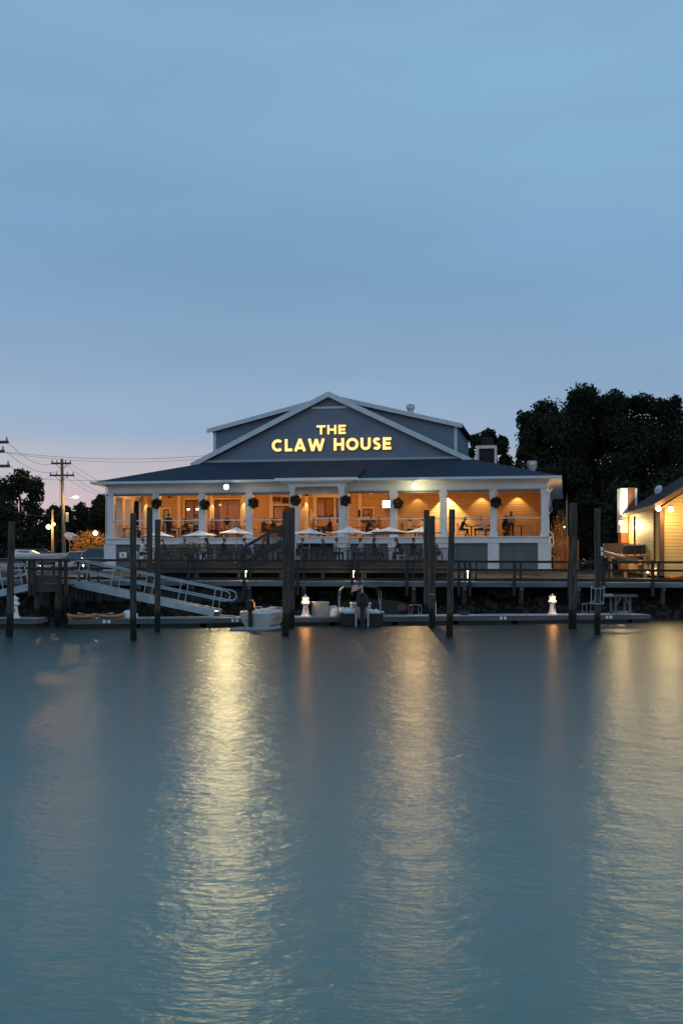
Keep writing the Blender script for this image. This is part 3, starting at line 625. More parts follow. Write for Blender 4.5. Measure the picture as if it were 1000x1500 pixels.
# --- lights of the restaurant
WARM = (1.0, 0.42, 0.105); WARM2 = (1.0, 0.62, 0.22)
cl = thing('added_fill_lamp', 'added round warm fill lamp under the porch roof', 'added fill lamp')  # fixture added to carry the porch fill light
mb = MB(); mb.lathe([(.14,0),(.14,-.03),(.10,-.06)], 12); mb.build('lamp_rim', 'steel', cl)
mb = MB(); mb.lathe([(.09,-.055),(.07,-.09),(.02,-.10)], 10); mb.build('diffuser', emis('lamp_diffuser', (1,.6,.25), 4), cl)
ordn = ['first','second','third','fourth','fifth','sixth','seventh','eighth','ninth']
for i in range(9):
    u = (cu[i]+cu[i+1])/2; v = 2.6
    place(cl, USED, f'added round warm fill lamp in the {ordn[i]} porch bay from the left', W(u, v, CE-.001), -TH, 'added porch fill lamps')
    lamp('POINT', 'added_porch_fill', W(u, v, CE-.22), (80,90,90,85,80,85,42,28,30)[i], WARM, .10)  # added fill brightening the porch bay
    lamp('POINT', 'added_porch_fill', W(u, 1.0, CE-.5), 8, WARM, .08)
for px, e in ((653, 900), (704, 70), (757, 70), (610, 40)):
    u = U(px, PD-.5); lamp('SPOT', 'wall_washer', W(u, PD-.38, CE-.16), e, WARM2, .04, W(u, PD-.05, FL), 95, .35)
    mb = MB(); mb.lathe([(.08,.0),(.08,-.10),(.06,-.10)], 10, (0,0,0)); dl = mb.build('downlight', 'steel'); dl.location = W(u, PD-.38, CE-.001)
    tag(dl, {653:'small downlight behind the third column from the right, washing the wall brightly',704:'small downlight over the wall in the second bay from the right',757:'small downlight over the wall in the rightmost bay',610:'small downlight over the wall right of the television'}[px], 'downlight', 'wall-washing downlights')
for px, e in ((213, 70), (311, 80), (356, 90), (446, 80), (497, 60)):
    u = U(px, PD-.5); lamp('SPOT', 'pilaster_light', W(u, PD-.35, CE-.3), e, WARM2, .04, W(u, PD-.1, FL), 60, .5)
for u, e in ((-11, 130), (-7.4, 170), (-2.5, 130), (1.6, 130), (5, 90)):
    lamp('POINT', 'dining_room_light', W(u, 8.4, CE-.6), e, WARM, .2)
M['flood'] = emis('flood_lens', (1.0, .93, .72), 12)
def floodlight(label, wp, aimdir, group='floodlights'):
    f_ = thing('floodlight', label, 'floodlight', wp, math.atan2(aimdir[1], aimdir[0])+R(90), group)
    mb = MB(); mb.lathe([(.05,0),(.12,.05),(.14,.2)], 12); o = mb.build('lamp_housing', 'steel', f_); o.rotation_euler = (R(90), 0, 0); o.location = (0, .10, 0)
    mb = MB(); mb.lathe([(.13,.195),(.12,.23),(.05,.25)], 12); o2 = mb.build('lens', 'flood', f_); o2.rotation_euler = (R(90),0,0); o2.location = (0, .10, 0)
    mb = MB(); mb.rod((0,.1,0), (0,.32,.06), .025); mb.build('bracket', 'steel', f_); f_.scale = (1.35,)*3; return f_
p = W(*BL(332, 713.5, -1.45)); floodlight('dazzling floodlight on the gutter above the third porch bay', p, (-.1, -1, 0))
FLOODC = (1.0, .80, .38)
lamp('SPOT', 'flood_beam', p+Vector((0, -.28, 0)), 3800, FLOODC, .12, p+Vector((0, -10, -1.6)), 120, .5)
lamp('POINT', 'flood_spill', p+Vector((0, -.30, -.05)), 34, FLOODC, .1)
p = W(*BL(607, 712, -1.15)); floodlight('floodlight under the gutter right of the television', p, (0, -1, 0))
lamp('SPOT', 'flood_beam', p+Vector((0, -.28, 0)), 1600, (1.0, .64, .25), .12, p+Vector((.4, -10, -1.6)), 120, .5)
lamp('POINT', 'flood_spill', p+Vector((.1, -.05, -.32)), 60, FLOODC, .05)

# --- television
tvp = BL(568.5, 738.5, PD-.9); tv = thing('television', 'white glowing television hung under the porch ceiling beside a column', 'television', W(*tvp), -TH+R(8))
mb = MB(); mb.bbox(-.44, .44, -.03, .06, -.29, .29, .02); mb.build('casing', 'gloss_black', tv)
mb = MB(); mb.box(-.41, .41, -.036, -.032, -.26, .26); mb.build('screen', emis('tv_screen', (.95, 1.0, .92), 1.6), tv)
mb = MB(); mb.rod((0,.05,0), (0,.12,CE-tvp.z), .025); mb.build('ceiling_bracket', 'steel', tv)

# --- hanging baskets on the columns
hb = thing('hanging_basket', 'x', 'hanging basket')
mb = MB(); mb.lathe([(.05,-.30),(.17,-.22),(.22,-.05),(.22,-.02)], 12); mb.build('basket', 'brownwood', hb)
leaf_mesh('plant', [(0,0,.02,.27,.27,.22),(0,0,-.12,.26,.24,.20)], 420, .10, 'leaf', hb, 3, .3)
leaf_mesh('flowers', [(0,-.02,.05,.28,.28,.22),(0,-.04,-.08,.28,.26,.18)], 110, .07, 'rust', hb, 8)
mb = MB()
for a in (0, 120, 240): mb.rod((.2*math.cos(R(a)), .2*math.sin(R(a)), -.02), (0,0,.5), .006, n=4)
mb.rod((0,0,.5), (0,.25,.52), .012, n=5); mb.build('hanger', 'steel', hb)
for px, py, v, lab in ((229.5,737,-.45,'hanging flower basket on the second white column from the left'), (300,738,-.45,'hanging flower basket left of the bright floodlight'), (371,736,-.45,'hanging flower basket on the column right of the bright floodlight'),
    (433,732,-d-.4,'hanging flower basket on the left column of the projecting bay'), (506,732.5,-d-.4,'hanging flower basket on the right column of the projecting bay'), (583,736,-.45,'hanging flower basket beside the glowing television'), (726,735,-.45,'dark hanging basket on the second column from the right')):
    place(hb, USED, lab, W(*BL(px, py, v)), -TH+px, 'hanging baskets along the porch').scale = (1.25,)*3
# --- ceiling fans
cf = thing('ceiling_fan', 'x', 'ceiling fan')
mb = MB(); mb.rod((0,0,0),(0,0,-.3),.02); mb.lathe([(.10,-.42),(.12,-.34),(.08,-.28)], 10); mb.build('motor', 'steel', cf)
for k in range(4):
    a = R(90*k+20); mb = MB(); mb.box(.12,.62,-.06,.06,-.37,-.355); o = mb.build('blade', 'brownwood', cf); o.rotation_euler = (0,0,a)
place(cf, USED, 'dark ceiling fan in the second porch bay from the left', W(*BL(249,735,2.0).xy, CE), 0, 'porch ceiling fans')
place(cf, USED, 'dark ceiling fan at the top of the projecting centre bay', W(*BL(449,722,1.6).xy, CE), .4, 'porch ceiling fans')

# ------------------------------------------------------------------ furniture prototypes
def make_chair(name, label, m, cat='chair', seat=.46, back=.95, w_=.44):
    t = thing(name, label, cat); h = w_/2
    mb = MB(); mb.bbox(-h, h, -h, h, seat-.04, seat, .015); mb.build('seat', m, t)
    for sx in (-1, 1):
        for sy in (-1, 1):
            mb = MB(); top = back if sx < 0 else seat-.04
            mb.rod((sx*(h-.03)-(.05 if sx < 0 else 0), sy*(h-.03), 0), (sx*(h-.03), sy*(h-.03), seat), .018, .02, 6)
            if sx < 0: mb.rod((-h+.03, sy*(h-.03), seat), (-h-.03, sy*(h-.03), back), .02, .016, 6)
            mb.build('leg', m, t)
    mb = MB()
    for k in range(4):
        z = seat+.14+k*(back-seat-.16)/3; x = -h+.03-.06*(z-seat)/(back-seat); mb.box(x-.012, x+.012, -h+.03, h-.03, z-.03, z+.03)
    mb.build('backrest', m, t)
    mb = MB()
    for sy in (-1, 1): mb.rod((-h+.02, sy*(h-.03), .18), (h-.03, sy*(h-.03), .18), .010, n=5)
    mb.build('stretcher', m, t)
    return t
def make_table(name, label, m, top, r, square=False, leg='steel'):
    t = thing(name, label, 'table')
    mb = MB()
    if square: mb.bbox(-r, r, -r, r, top-.04, top, .015)
    else: mb.lathe([(r-.02, top-.04),(r, top-.025),(r, top)], 20)
    mb.build('table_top', m, t)
    mb = MB(); mb.rod((0,0,.04), (0,0,top-.04), .045, n=10); mb.build('pedestal', leg, t)
    mb = MB(); mb.lathe([(.28,0),(.28,.02),(.06,.05)], 14); mb.build('base', leg, t)
    return t
# ------------------------------------------------------------------ people: one remeshed skin per pose
def person_mesh(name, caps, vox=.0105):
    """caps: (tag, p0, p1, r0, r1).  One closed surface; faces take the material of the nearest bone."""
    mb = MB()
    for tg, p0, p1, r0, r1 in caps:
        p0, p1 = Vector(p0), Vector(p1)
        mb.ball(p0, r0, 10, 8); mb.ball(p1, r1, 10, 8); mb.rod(p0, p1, r0*.995, r1*.995, 10)
    me = bpy.data.meshes.new('tmp'); me.from_pydata(mb.v, [], mb.f)
    import bmesh
    bm = bmesh.new(); bm.from_mesh(me); bmesh.ops.recalc_face_normals(bm, faces=bm.faces); bm.to_mesh(me); bm.free()
    o = bpy.data.objects.new('tmp', me); COL.objects.link(o)
    md = o.modifiers.new('r', 'REMESH'); md.mode = 'VOXEL'; md.voxel_size = vox; md.use_smooth_shade = True
    sm = o.modifiers.new('s', 'SMOOTH'); sm.factor = .5; sm.iterations = 3
    dg = bpy.context.evaluated_depsgraph_get(); dg.update()
    out = bpy.data.meshes.new_from_object(o.evaluated_get(dg)); out.name = name
    bpy.data.objects.remove(o)
    n = len(out.polygons); c = np.empty(n*3); out.polygons.foreach_get('center', c); c = c.reshape(-1,3)
    best = np.full(n, 9e9); idx = np.zeros(n, np.int32)
    order = {'skin':0, 'shirt':1, 'trouser':2, 'shoe':3, 'eye':4}
    for tg, p0, p1, r0, r1 in caps:
        p0, p1 = np.array(p0, float), np.array(p1, float); d = p1-p0; L2 = d@d+1e-9
        t_ = np.clip(((c-p0)@d)/L2, 0, 1); dist = np.linalg.norm(c-(p0+t_[:,None]*d), axis=1)-(r0+(r1-r0)*t_)
        k = dist < best; best[k] = dist[k]; idx[k] = order[tg]
    out.materials.clear()
    for k in ('skin','cl_grey','cl_denim','black','hairdark'): out.materials.append(M[k])
    out.polygons.foreach_set('material_index', idx); out.polygons.foreach_set('use_smooth', [True]*n); out.update()
    return out
def head_caps(hx, hz, y=0.0, neck=None):
    n0 = neck or (hx-.035, y, hz-.22)
    c = [('skin', n0, (hx-.01, y, hz-.08), .056, .052),
         ('skin', (hx-.015, y, hz+.03), (hx+.01, y, hz-.01), .092, .078), ('skin', (hx+.005, y, hz-.03), (hx+.035, y, hz-.075), .066, .040),
         ('skin', (hx+.085, y, hz+.005), (hx+.106, y, hz-.025), .010, .015), ('shirt', (hx+.078, y-.018, hz-.062), (hx+.078, y+.018, hz-.062), .009, .009)]
    for s in (-1, 1):
        c += [('skin', (hx-.01, y+s*.084, hz-.02), (hx-.015, y+s*.088, hz+.015), .012, .016), ('eye', (hx+.082, y+s*.032, hz+.012), (hx+.084, y+s*.034, hz+.012), .010, .010)]
    return c
def hand_caps(wr, d, s, curl=.5):
    """palm, four unequal bent fingers and a thumb leaving the side of the palm"""
    wr = Vector(wr); d = Vector(d).normalized(); side = d.cross(Vector((0,0,1)))
    if side.length < .1: side = Vector((0,1,0))
    side.normalize(); side = side*(1 if side.y*s > 0 else -1); dn = Vector((0,0,-1)) if abs(d.z) < .7 else Vector((1,0,0))
    pc = wr+d*.085; c = [('skin', wr+side*.014, pc+side*.018, .021, .020), ('skin', wr-side*.014, pc-side*.020, .021, .020)]
    for k, (o_, l_) in enumerate(((-.033,.075),(-.011,.085),(.011,.08),(.033,.062))):
        a = wr+d*.088+side*o_; b = a+d*l_*.5+dn*.01*curl; e = b+(d*(1-curl*.7)+dn*curl).normalized()*l_*.5
        c += [('skin', a, b, .0100, .0090), ('skin', b, e, .0090, .0078)]
    a = wr+d*.03-side*.036; b = a+(d*.6-side*.8).normalized()*.034; e = b+(d*.9-side*.2+dn*.3).normalized()*.03
    c += [('skin', wr+d*.02-side*.015, a, .016, .014), ('skin', a, b, .0125, .0110), ('skin', b, e, .0110, .0090)]
    return c
def pose_seated(lean=0.0, elbow=.16, hand=(.42,.12,.80), leg=.0, skirt=False):
    cx = .02+lean
    c = [('trouser', (0,-.07,.56), (0,.07,.56), .125, .125), ('shirt', (0,-.06,.64), (cx*.5,-.05,.80), .115, .110), ('shirt', (0,.06,.64), (cx*.5,.05,.80), .115, .110),
         ('shirt', (cx*.5,-.05,.80), (cx,-.08,.98), .112, .118), ('shirt', (cx*.5,.05,.80), (cx,.08,.98), .112, .118), ('shirt', (cx,-.12,1.03), (cx+.01,.12,1.03), .072, .072)]
    c += head_caps(cx+.07+lean*.5, 1.285, 0, (cx+.015, 0, 1.06))
    for s in (-1, 1):
        sh = (cx, s*.185, 1.02); el = (cx+elbow, s*.225, .80); wr = (cx+hand[0]-.08, s*hand[1], hand[2])
        c += [('shirt', sh, el, .056, .043), ('skin', el, wr, .041, .028)] + hand_caps(wr, Vector((hand[0], s*hand[1]*.6, hand[2]))-Vector((hand[0]-.1, s*hand[1], hand[2]+.005)), s)
        k = (.43, s*.12, .53); an = (.40+leg*(1 if s > 0 else -1), s*.12, .10)
        c += [('trouser', (.02, s*.09, .54), k, .090, .064), ('trouser', k, an, .060, .042), ('shoe', (an[0]-.02, an[1], .045), (an[0]+.17, an[1]+s*.02, .035), .042, .034), ('trouser', an, (an[0],an[1],.06), .04, .038)]
    return c
def pose_standing(reach=.0):
    c = [('trouser', (0,-.07,.94), (0,.07,.94), .115, .115), ('shirt', (0,-.05,1.02), (0,-.055,1.18), .108, .108), ('shirt', (0,.05,1.02), (0,.055,1.18), .108, .108),
         ('shirt', (0,-.055,1.18), (0,-.085,1.34), .108, .112), ('shirt', (0,.055,1.18), (0,.085,1.34), .108, .112), ('shirt', (0,-.12,1.39), (0,.12,1.39), .070, .070)]
    c += head_caps(.04, 1.64, 0, (0, 0, 1.42))
    for s in (-1, 1):
        el = (.02+reach, s*.245, 1.13) if s > 0 else (.0, s*.245, 1.11); wr = (.22, s*.22, 1.06) if s > 0 and reach else (.06, s*.25, .88)
        c += [('shirt', (0, s*.19, 1.38), el, .055, .043), ('skin', el, wr, .041, .027)] + hand_caps(wr, Vector(wr)-Vector(el), s)
        c += [('trouser', (0, s*.09, .92), (.01, s*.10, .50), .092, .062), ('trouser', (.01, s*.10, .50), (-.01, s*.11, .08), .060, .042), ('shoe', (-.04, s*.11, .045), (.15, s*.13, .035), .042, .034)]
    return c
PM = {'sit': person_mesh('seated_body', pose_seated()), 'lean': person_mesh('leaning_body', pose_seated(.14, .20, (.36,.08,.84), .08)), 'back': person_mesh('reclining_body', pose_seated(-.06, .14, (.32,.14,.74), -.10)), 'stand': person_mesh('standing_body', pose_standing(.06))}
HEADP = {'sit': (.02+.07, 1.285), 'lean': (.14+.02+.07+.07, 1.285), 'back': (-.06+.02+.07-.03, 1.285), 'stand': (.04, 1.64)}
def hair_mesh(long):
    mb = MB(); mb.ball((0,0,0), (.104,.100,.112), 16, 12)
    me_v, fs = mb.v, []
    for f in mb.f:
        c = sum((Vector(me_v[i]) for i in f), Vector())/len(f)
        if c.z > .045 or c.x < -.005-(.0 if c.z > -.03 else .03) and c.z > (-.13 if long else -.07): fs.append(f)
    o = MB(); o.v = me_v; o.f = fs; o.m = [0]*len(fs)
    if long: o.loft([[(-.10+x*.7, y*1.5, -.02) for x, y in ((0,-.06),(.07,-.065),(.07,.065),(0,.06))], [(-.12+x*.6, y*1.5, -.13) for x, y in ((0,-.05),(.07,-.055),(.07,.055),(0,.05))], [(-.105+x*.5, y, -.24) for x, y in ((0,-.04),(.07,-.05),(.07,.05),(0,.04))]])
    return o
HAIR = {}
def person(label, loc, rz, pose='sit', shirt='grey', trouser='denim', hair='hairdark', long=False, scale=1.0, group=None):
    o = bpy.data.objects.new('person', PM[pose]); COL.objects.link(o); o.location = loc; o.rotation_euler = (0,0,rz); o.scale = (scale,)*3
    for k, m_ in ((1, 'cl_'+shirt), (2, 'cl_'+trouser)): o.material_slots[k].link = 'OBJECT'; o.material_slots[k].material = M[m_]
    key = (hair, long)
    if key not in HAIR:
        HAIR[key] = h_o = hair_mesh(long).build('hair', hair, o, smooth=True)
    else:
        h_o = HAIR[key].copy(); COL.objects.link(h_o); h_o.parent = o
    hx, hz = HEADP[pose]; h_o.location = (hx-.012, 0, hz+.018)
    return tag(o, label, 'person', group)

# ------------------------------------------------------------------ porch diners
dt = make_table('dining_table', 'x', 'redwood', .76, .42, True)
wc = make_chair('wicker_chair', 'x', 'wicker')
bc = make_chair('dark_chair', 'x', 'brownwood')
def pl(px, v): return W(U(px, v), v, FL)
TBL = [(182,2.0,'railing at the left porch end'),(219,2.2,'lit pilaster of the first porch bay'),(262,2.0,'left window of the second porch bay'),(289,2.6,'column left of the bright floodlight'),(325,2.0,'left half of the big glass door'),(352,2.6,'right half of the big glass door'),(392,2.2,'column left of the stair top'),(418,2.4,'tops of the twin pilings'),
       (473,1.4,'middle of the projecting centre bay'),(531,2.2,'wall hatch left of the television'),(549,2.6,'television'),(569,2.2,'column below the television'),(612,2.4,'white shirted diners of the seventh bay'),(690,2.0,'black chair of the eighth bay'),(763,2.0,'wall glow of the rightmost bay')]
for px, v, where in TBL:
    place(dt, USED, 'wooden porch table near the '+where, pl(px, v), -TH, 'dining tables on the porch')
cn = 0
for px, v, where in TBL:
    for s, dx in ((1, -12), (-1, 12)):
        proto = wc if cn % 5 != 3 else bc; kind = 'pale wicker' if proto is wc else 'dark wooden'
        place(proto, USED, f'{kind} chair {"left" if s > 0 else "right"} of the table near the {where}', pl(px+dx*1.25, v), -TH+(0 if s > 0 else math.pi)+rnd.uniform(-.25,.25), 'chairs on the porch'); cn += 1
DIN = [(219+13,2.2,math.pi,'sit','dkgrey','hairdark',False,'grey shirted diner half hidden by the second porch column'),
       (262-15,2.0,0,'lean','black','hairbrown',False,'black shirted diner left of the glowing pendant lamps'),
       (289-2,3.2,math.pi/2,'stand','ltblue','hairdark',False,'standing waiter in grey blue seen through the third porch column gap'),
       (325-15,2.0,0,'sit','khaki','hairbrown',True,'long haired diner in khaki left of the big glass door'),
       (333,3.0,-math.pi/2,'stand','black','hairdark',False,'standing figure in black in front of the big glass door'),
       (352+13,2.6,math.pi,'lean','white','hairbrown',False,'white shirted diner right of the big glass door'),
       (418-15,2.4,0,'sit','orange','hairdark',False,'orange shirted diner at the top of the stair'),
       (473-15,1.4,0,'sit','orange','hairdark',False,'diner in orange in the projecting centre bay'),
       (612-13,2.4,0,'sit','white','hairbrown',True,'white shirted diner with long hair right of the television column'),
       (612+13,2.4,math.pi,'lean','white','hairgrey',False,'white shirted diner with grey hair behind a parasol tip'),
       (690-15,2.0,0,'lean','black','hairdark',True,'diner in black facing right in the eighth bay'),
       (690+15,2.0,math.pi,'sit','white','hairbrown',False,'white shirted diner facing left in the eighth bay'),
       (720,3.0,math.pi,'sit','black','hairdark',False,'diner in black sitting against the second column from the right'),
       (763-15,2.6,math.pi/2,'stand','khaki','hairbrown',True,'standing guest in khaki behind the rightmost table')]
DIN += [(196,1.6,0,'sit','dkgrey','hairbrown',False,'diner in charcoal left of the first porch column gap'),(247,1.4,math.pi/2,'stand','black','hairdark',False,'waiter in black standing near the porch door'),
        (276,1.6,math.pi,'lean','dkgrey','hairdark',True,'long haired diner in charcoal under the glowing pendants'),(341,1.5,0,'lean','ltblue','hairbrown',False,'diner in pale blue above the floodlight parasol'),
        (386,1.6,-.4,'sit','dkgrey','hairbrown',False,'diner in charcoal above the stair foot'),(404,1.8,math.pi,'lean','black','hairdark',True,'diner in black above the middle of the stair'),
        (537,1.8,0,'lean','dkgrey','hairdark',False,'diner in charcoal below the wall hatch'),(556,1.8,math.pi,'sit','orange','hairdark',True,'orange shirted diner below the television'),(484,1.0,math.pi,'sit','dkgrey','hairdark',False,'diner in charcoal facing left in the projecting bay')]
for px, v, rz, pose, sh, hr, lg, lab in DIN:
    person(lab, pl(px, v), -TH+rz, pose, sh, 'denim', hr, lg, group='diners on the porch')
# pendants glowing inside the left windows
pd = thing('pendant_lamp', 'x', 'pendant lamp')
mb = MB(); mb.rod((0,0,.1), (0,0,CE+.25-Zb(744,289,8)), .008, n=4); mb.build('cord', 'steel', pd)
mb = MB(); mb.lathe([(.17,-.05),(.10,.08),(.03,.12)], 12); mb.build('lamp_shade', 'steel', pd)
bulb(.10, (1,.8,.45), 14, 'globe', pd, (0,0,-.06))
place(pd, USED, 'glowing pendant lamp seen through the left window, right one', W(*BL(289,744,8)), 0, 'pendant lamps in the dining room')
place(pd, USED, 'glowing pendant lamp seen through the left window, left one', W(BL(276,752,8.2).x, 8.2, BL(289,744,8).z), 0, 'pendant lamps in the dining room')
# service counter inside
ctr = thing('bar_counter', 'dark wooden bar counter with bottles inside the dining room', 'bar', W(1.5, 9.5, FL), -TH)
mb = MB(); mb.bbox(-4, 4, -.3, .3, 0, 1.05, .02); mb.build('counter', 'redwood', ctr)
mb = MB(); mb.box(-4.1, 4.1, -.4, .35, 1.05, 1.10); mb.build('counter_top', 'brownwood', ctr)
mb = MB(); mb.box(-4, 4, 1.9, 2.2, 1.5, 1.54); mb.box(-4, 4, 1.9, 2.2, 1.9, 1.94)
mb.build('shelf', 'brownwood', ctr)
mb = MB()
for k in range(44):
    x = -3.9+k*.18; z = (1.54, 1.94)[k % 2]; mb.lathe([(.035,0),(.035,.18),(.012,.22),(.012,.28)], 7, (x, 2.05, z), mi=k % 3)
mb.build('bottles', ['cl_blue','cl_khaki','glass'], ctr)
# diner greenery: plant on the rightmost bay
pp = thing('potted_plant', 'tall potted plant standing on the porch in the rightmost bay', 'potted plant', pl(740, 3.4))
mb = MB(); mb.lathe([(.14,0),(.20,.35),(.21,.38)], 12); mb.build('pot', 'brownwood', pp)
leaf_mesh('foliage', [(0,0,.75,.25,.25,.35),(.08,0,1.25,.16,.16,.30),(-.06,0,1.0,.18,.18,.28)], 260, .13, 'leaf', pp, 5)

# ------------------------------------------------------------------ patio
PF = 3.04; PY = 71.0
pat = thing('patio_deck', 'raised grey timber patio deck with slatted railing in front of the restaurant', 'deck', (0, 0, 0))
px0, px1 = Xp(222, PY), Xp(662, PY)
mb = MB(); mb.box(px0, px1, PY, 78.2, PF-.06, PF); mb.build('deck_boards', 'deck', pat)
mb = MB(); mb.box(px0-.04, px1+.04, PY-.06, PY, PF-.14, PF+.02); mb.box(px0-.02, px1+.02, PY-.03, PY+.03, PF-.34, PF-.143); mb.box(px0-.02, px1+.02, PY-.02, PY+.03, PF-.58, PF-.35); mb.build('skirt_board', 'rail', pat)
for k in range(8):
    x = px0+.2+(px1-px0-.4)*k/7; mb = MB(); mb.box(x-.09, x+.09, PY+.05, PY+.25, 2.0, PF-.06); mb.build('deck_post', 'rail', pat)
mb = MB(); mb.box(px0, px1, PY+2.5, PY+2.6, 2.0, PF-.1); mb.build('under_deck_shade', 'dark', pat)  # dark sheet standing in for the shade beneath the deck
RT = PF+.86; nsec = 16
for k in range(nsec+1):
    x = px0+(px1-px0)*k/nsec; mb = MB(); mb.box(x-.05, x+.05, PY+.02, PY+.12, PF, RT-.04); mb.build('rail_post', 'rail', pat)
for k in range(nsec):
    a, b = px0+(px1-px0)*k/nsec, px0+(px1-px0)*(k+1)/nsec; mb = MB(); n = 11
    for j in range(n):
        x = a+(b-a)*(j+.5)/n; mb.box(x-.020, x+.020, PY+.05, PY+.09, PF+.06, RT-.06)
    mb.box(a+.05, b-.05, PY+.04, PY+.10, PF+.06, PF+.13); mb.build('baluster_panel', 'rail', pat)
mb = MB(); mb.box(px0-.05, px1+.05, PY, PY+.14, RT-.05, RT); mb.build('top_rail', 'rail', pat)

# umbrellas
um = thing('parasol', 'x', 'parasol')
n = 8; Rr = 1.02
mb = MB(); rings = []
for q, z in ((1.0, 0), (.97, .035), (.62, .145), (.30, .265), (.06, .40), (.02, .42)):
    rings.append([(Rr*q*math.cos(2*math.pi*i/16)*(1 if i % 2 == 0 else .955), Rr*q*math.sin(2*math.pi*i/16)*(1 if i % 2 == 0 else .955), 2.0+z-(.02 if i % 2 else 0)*q) for i in range(16)])
mb.loft(rings, cap=False); cn_ = mb.build('canopy', 'umb', um)
mb = MB(); mb.rod((0,0,0), (0,0,2.46), .022, n=8); mb.build('pole', 'galv', um)
mb = MB(); mb.lathe([(.26,0),(.26,.06),(.05,.10),(.04,.3)], 14); mb.build('base', 'steel', um)
for k in range(8):
    a = 2*math.pi*k/8; mb = MB(); mb.rod((.02*math.cos(a), .02*math.sin(a), 2.38), (Rr*.97*math.cos(a), Rr*.97*math.sin(a), 1.99), .009, n=4); mb.build('rib', 'galv', um)
mb = MB(); mb.ball((0,0,2.47), .03, 8, 5); mb.build('finial', 'galv', um)
UMB = [(231,776.5,75.5,1.0,'parasol partly hidden behind the left pair of dark pilings'),(292.5,776,73.5,1.12,'large white parasol below the third porch column'),(345,771.5,75,1.05,'white parasol directly below the bright floodlight'),
       (452.5,772.2,74.5,.98,'white parasol just right of the twin tall pilings'),(510.5,770.5,74,1.08,'white parasol in front of the right column of the centre bay'),(553,772.5,76.5,.98,'white parasol behind another, left of the television column'),
       (568.5,770,73.5,1.12,'white parasol in front, below the glowing television'),(620,770,74.5,1.22,'white parasol beside the pair of pilings right of centre')]
for px, py, D, s, lab in UMB:
    w_ = P(px, py, D); o = place(um, USED, lab, (w_.x, D, PF), rnd.random(), 'white parasols on the patio'); o.scale = (s, s, (w_.z-PF)/2.47); o.rotation_euler = (R(rnd.uniform(-2,2)), R(rnd.uniform(-2.5,2.5)), rnd.random())
# patio tables, stools and people
pt = make_table('patio_table', 'x', 'rail', .74, .38)
st = make_chair('patio_chair', 'x', 'steel', seat=.46, back=.88)
sw = make_chair('white_patio_chair', 'x', 'white2', seat=.46, back=.88)
PAT = [ # px of table, depth, description, people (side, pose, shirt, hair, long)
  (227,73.6,'white banner', [(-1,'sit','white','hairdark',0,'white shirted guest with dark hair left of the left piling pair'),(1,'lean','blue','rust_hair',0,'guest in blue with ginger hair right of the left piling pair')]),
  (290,72.6,'large parasol', [(-1,'back','khaki','hairgrey',0,'guest in khaki half hidden by the dry bush on the patio'),(1,'lean','black','hairdark',1,'long haired guest in black beside the dry bush')]),
  (346,72.8,'parasol below the floodlight', [(-1,'sit','black','hairdark',0,'guest in black with short dark hair below the floodlight parasol'),(1,'lean','blue','hairdark',0,'guest in dark blue at the foot of the stair')]),
  (399,72.6,'stair foot', [(-1,'lean','dkgrey','hairdark',1,'guest in charcoal seated under the rising stair rail'),(1,'sit','black','hairdark',0,'guest in black just left of the twin tall pilings')]),
  (455,72.6,'parasol right of the twin pilings', [(-1,'lean','black','hairdark',0,'guest in black leaning forward right of the twin tall pilings'),(1,'sit','dkgrey','hairgrey',1,'grey haired guest in charcoal facing left near the twin pilings')]),
  (510,72.4,'centre parasol', [(-1,'sit','ltblue','hairdark',0,'guest in light blue facing right below the centre parasol'),(1,'sit','ltblue','hairdark',0,'guest in light blue facing left below the centre parasol')]),
  (568,72.4,'television parasol', [(-1,'back','dkgrey','hairdark',1,'guest in charcoal with long hair left of the front parasol pole'),(1,'lean','black','hairbrown',1,'guest in black with long brown hair sitting on a white chair')]),
  (623,72.6,'parasol by the piling pair', [(-1,'sit','black','hairdark',0,'guest in black just left of the right piling pair'),(1,'lean','grey','hairdark',0,'guest in pale grey between the right pilings')])]
M['rust_hair'] = mat('ginger_hair', (.45, .16, .04), .6, .2, 20)
for px, D, where, ppl in PAT:
    place(pt, USED, 'round patio table behind the railing near the '+where, (Xp(px, D), D, PF), 0, 'round patio tables')
    for s, pose, shirt, hair, lg, lab in ppl:
        x = Xp(px, D)+s*.78; white = (px, s) in ((568, 1), (399, 1), (290, 1))
        person(lab, (x, D, PF), (0 if s < 0 else math.pi)+rnd.uniform(-.25,.25), pose, shirt, 'denim' if shirt != 'ltblue' else 'dkgrey', hair, bool(lg), 1.07, 'guests on the patio')
        place(sw if white else st, USED, f'{"white" if white else "dark"} chair under the '+lab, (x, D, PF), (0 if s < 0 else math.pi), 'patio chairs')
# stair up to the porch
stx0, stx1 = Xp(357, 77), Xp(428, 77)
sr = thing('porch_stair', 'timber stair with railings rising from the patio to the porch', 'stair', (stx0, 77.0, PF))
run = stx1-stx0; ris = FL+BZ-PF; ns = 10
mb = MB()
for k in range(ns): mb.box(run*k/ns, run*(k+1)/ns+.03, -.7, .7, ris*(k+1)/ns-.05, ris*(k+1)/ns)
mb.build('treads', 'deck', sr)
for y in (-.75, .72):
    mb = MB(); mb.bar((0,y,-.02), (run,y,ris-.14), .05, .30); mb.build('stringer', 'rail', sr)
    mb = MB(); mb.bar((-.1,y,.95), (run,y,ris+.95), .09, .10); mb.build('handrail', 'rail', sr)
    mb = MB()
    for k in range(30):
        x = run*(k+.5)/30; z = ris*x/run; mb.box(x-.02, x+.02, y-.02, y+.02, z+.05, z+.93)
    mb.build('balusters', 'rail', sr)
    for x in (0, run*.5, run): mb = MB(); mb.box(x-.05, x+.05, y-.05+.001, y+.05, ris*x/run-.1 if x else 0, ris*x/run+1.0); mb.build('newel_post', 'rail', sr)
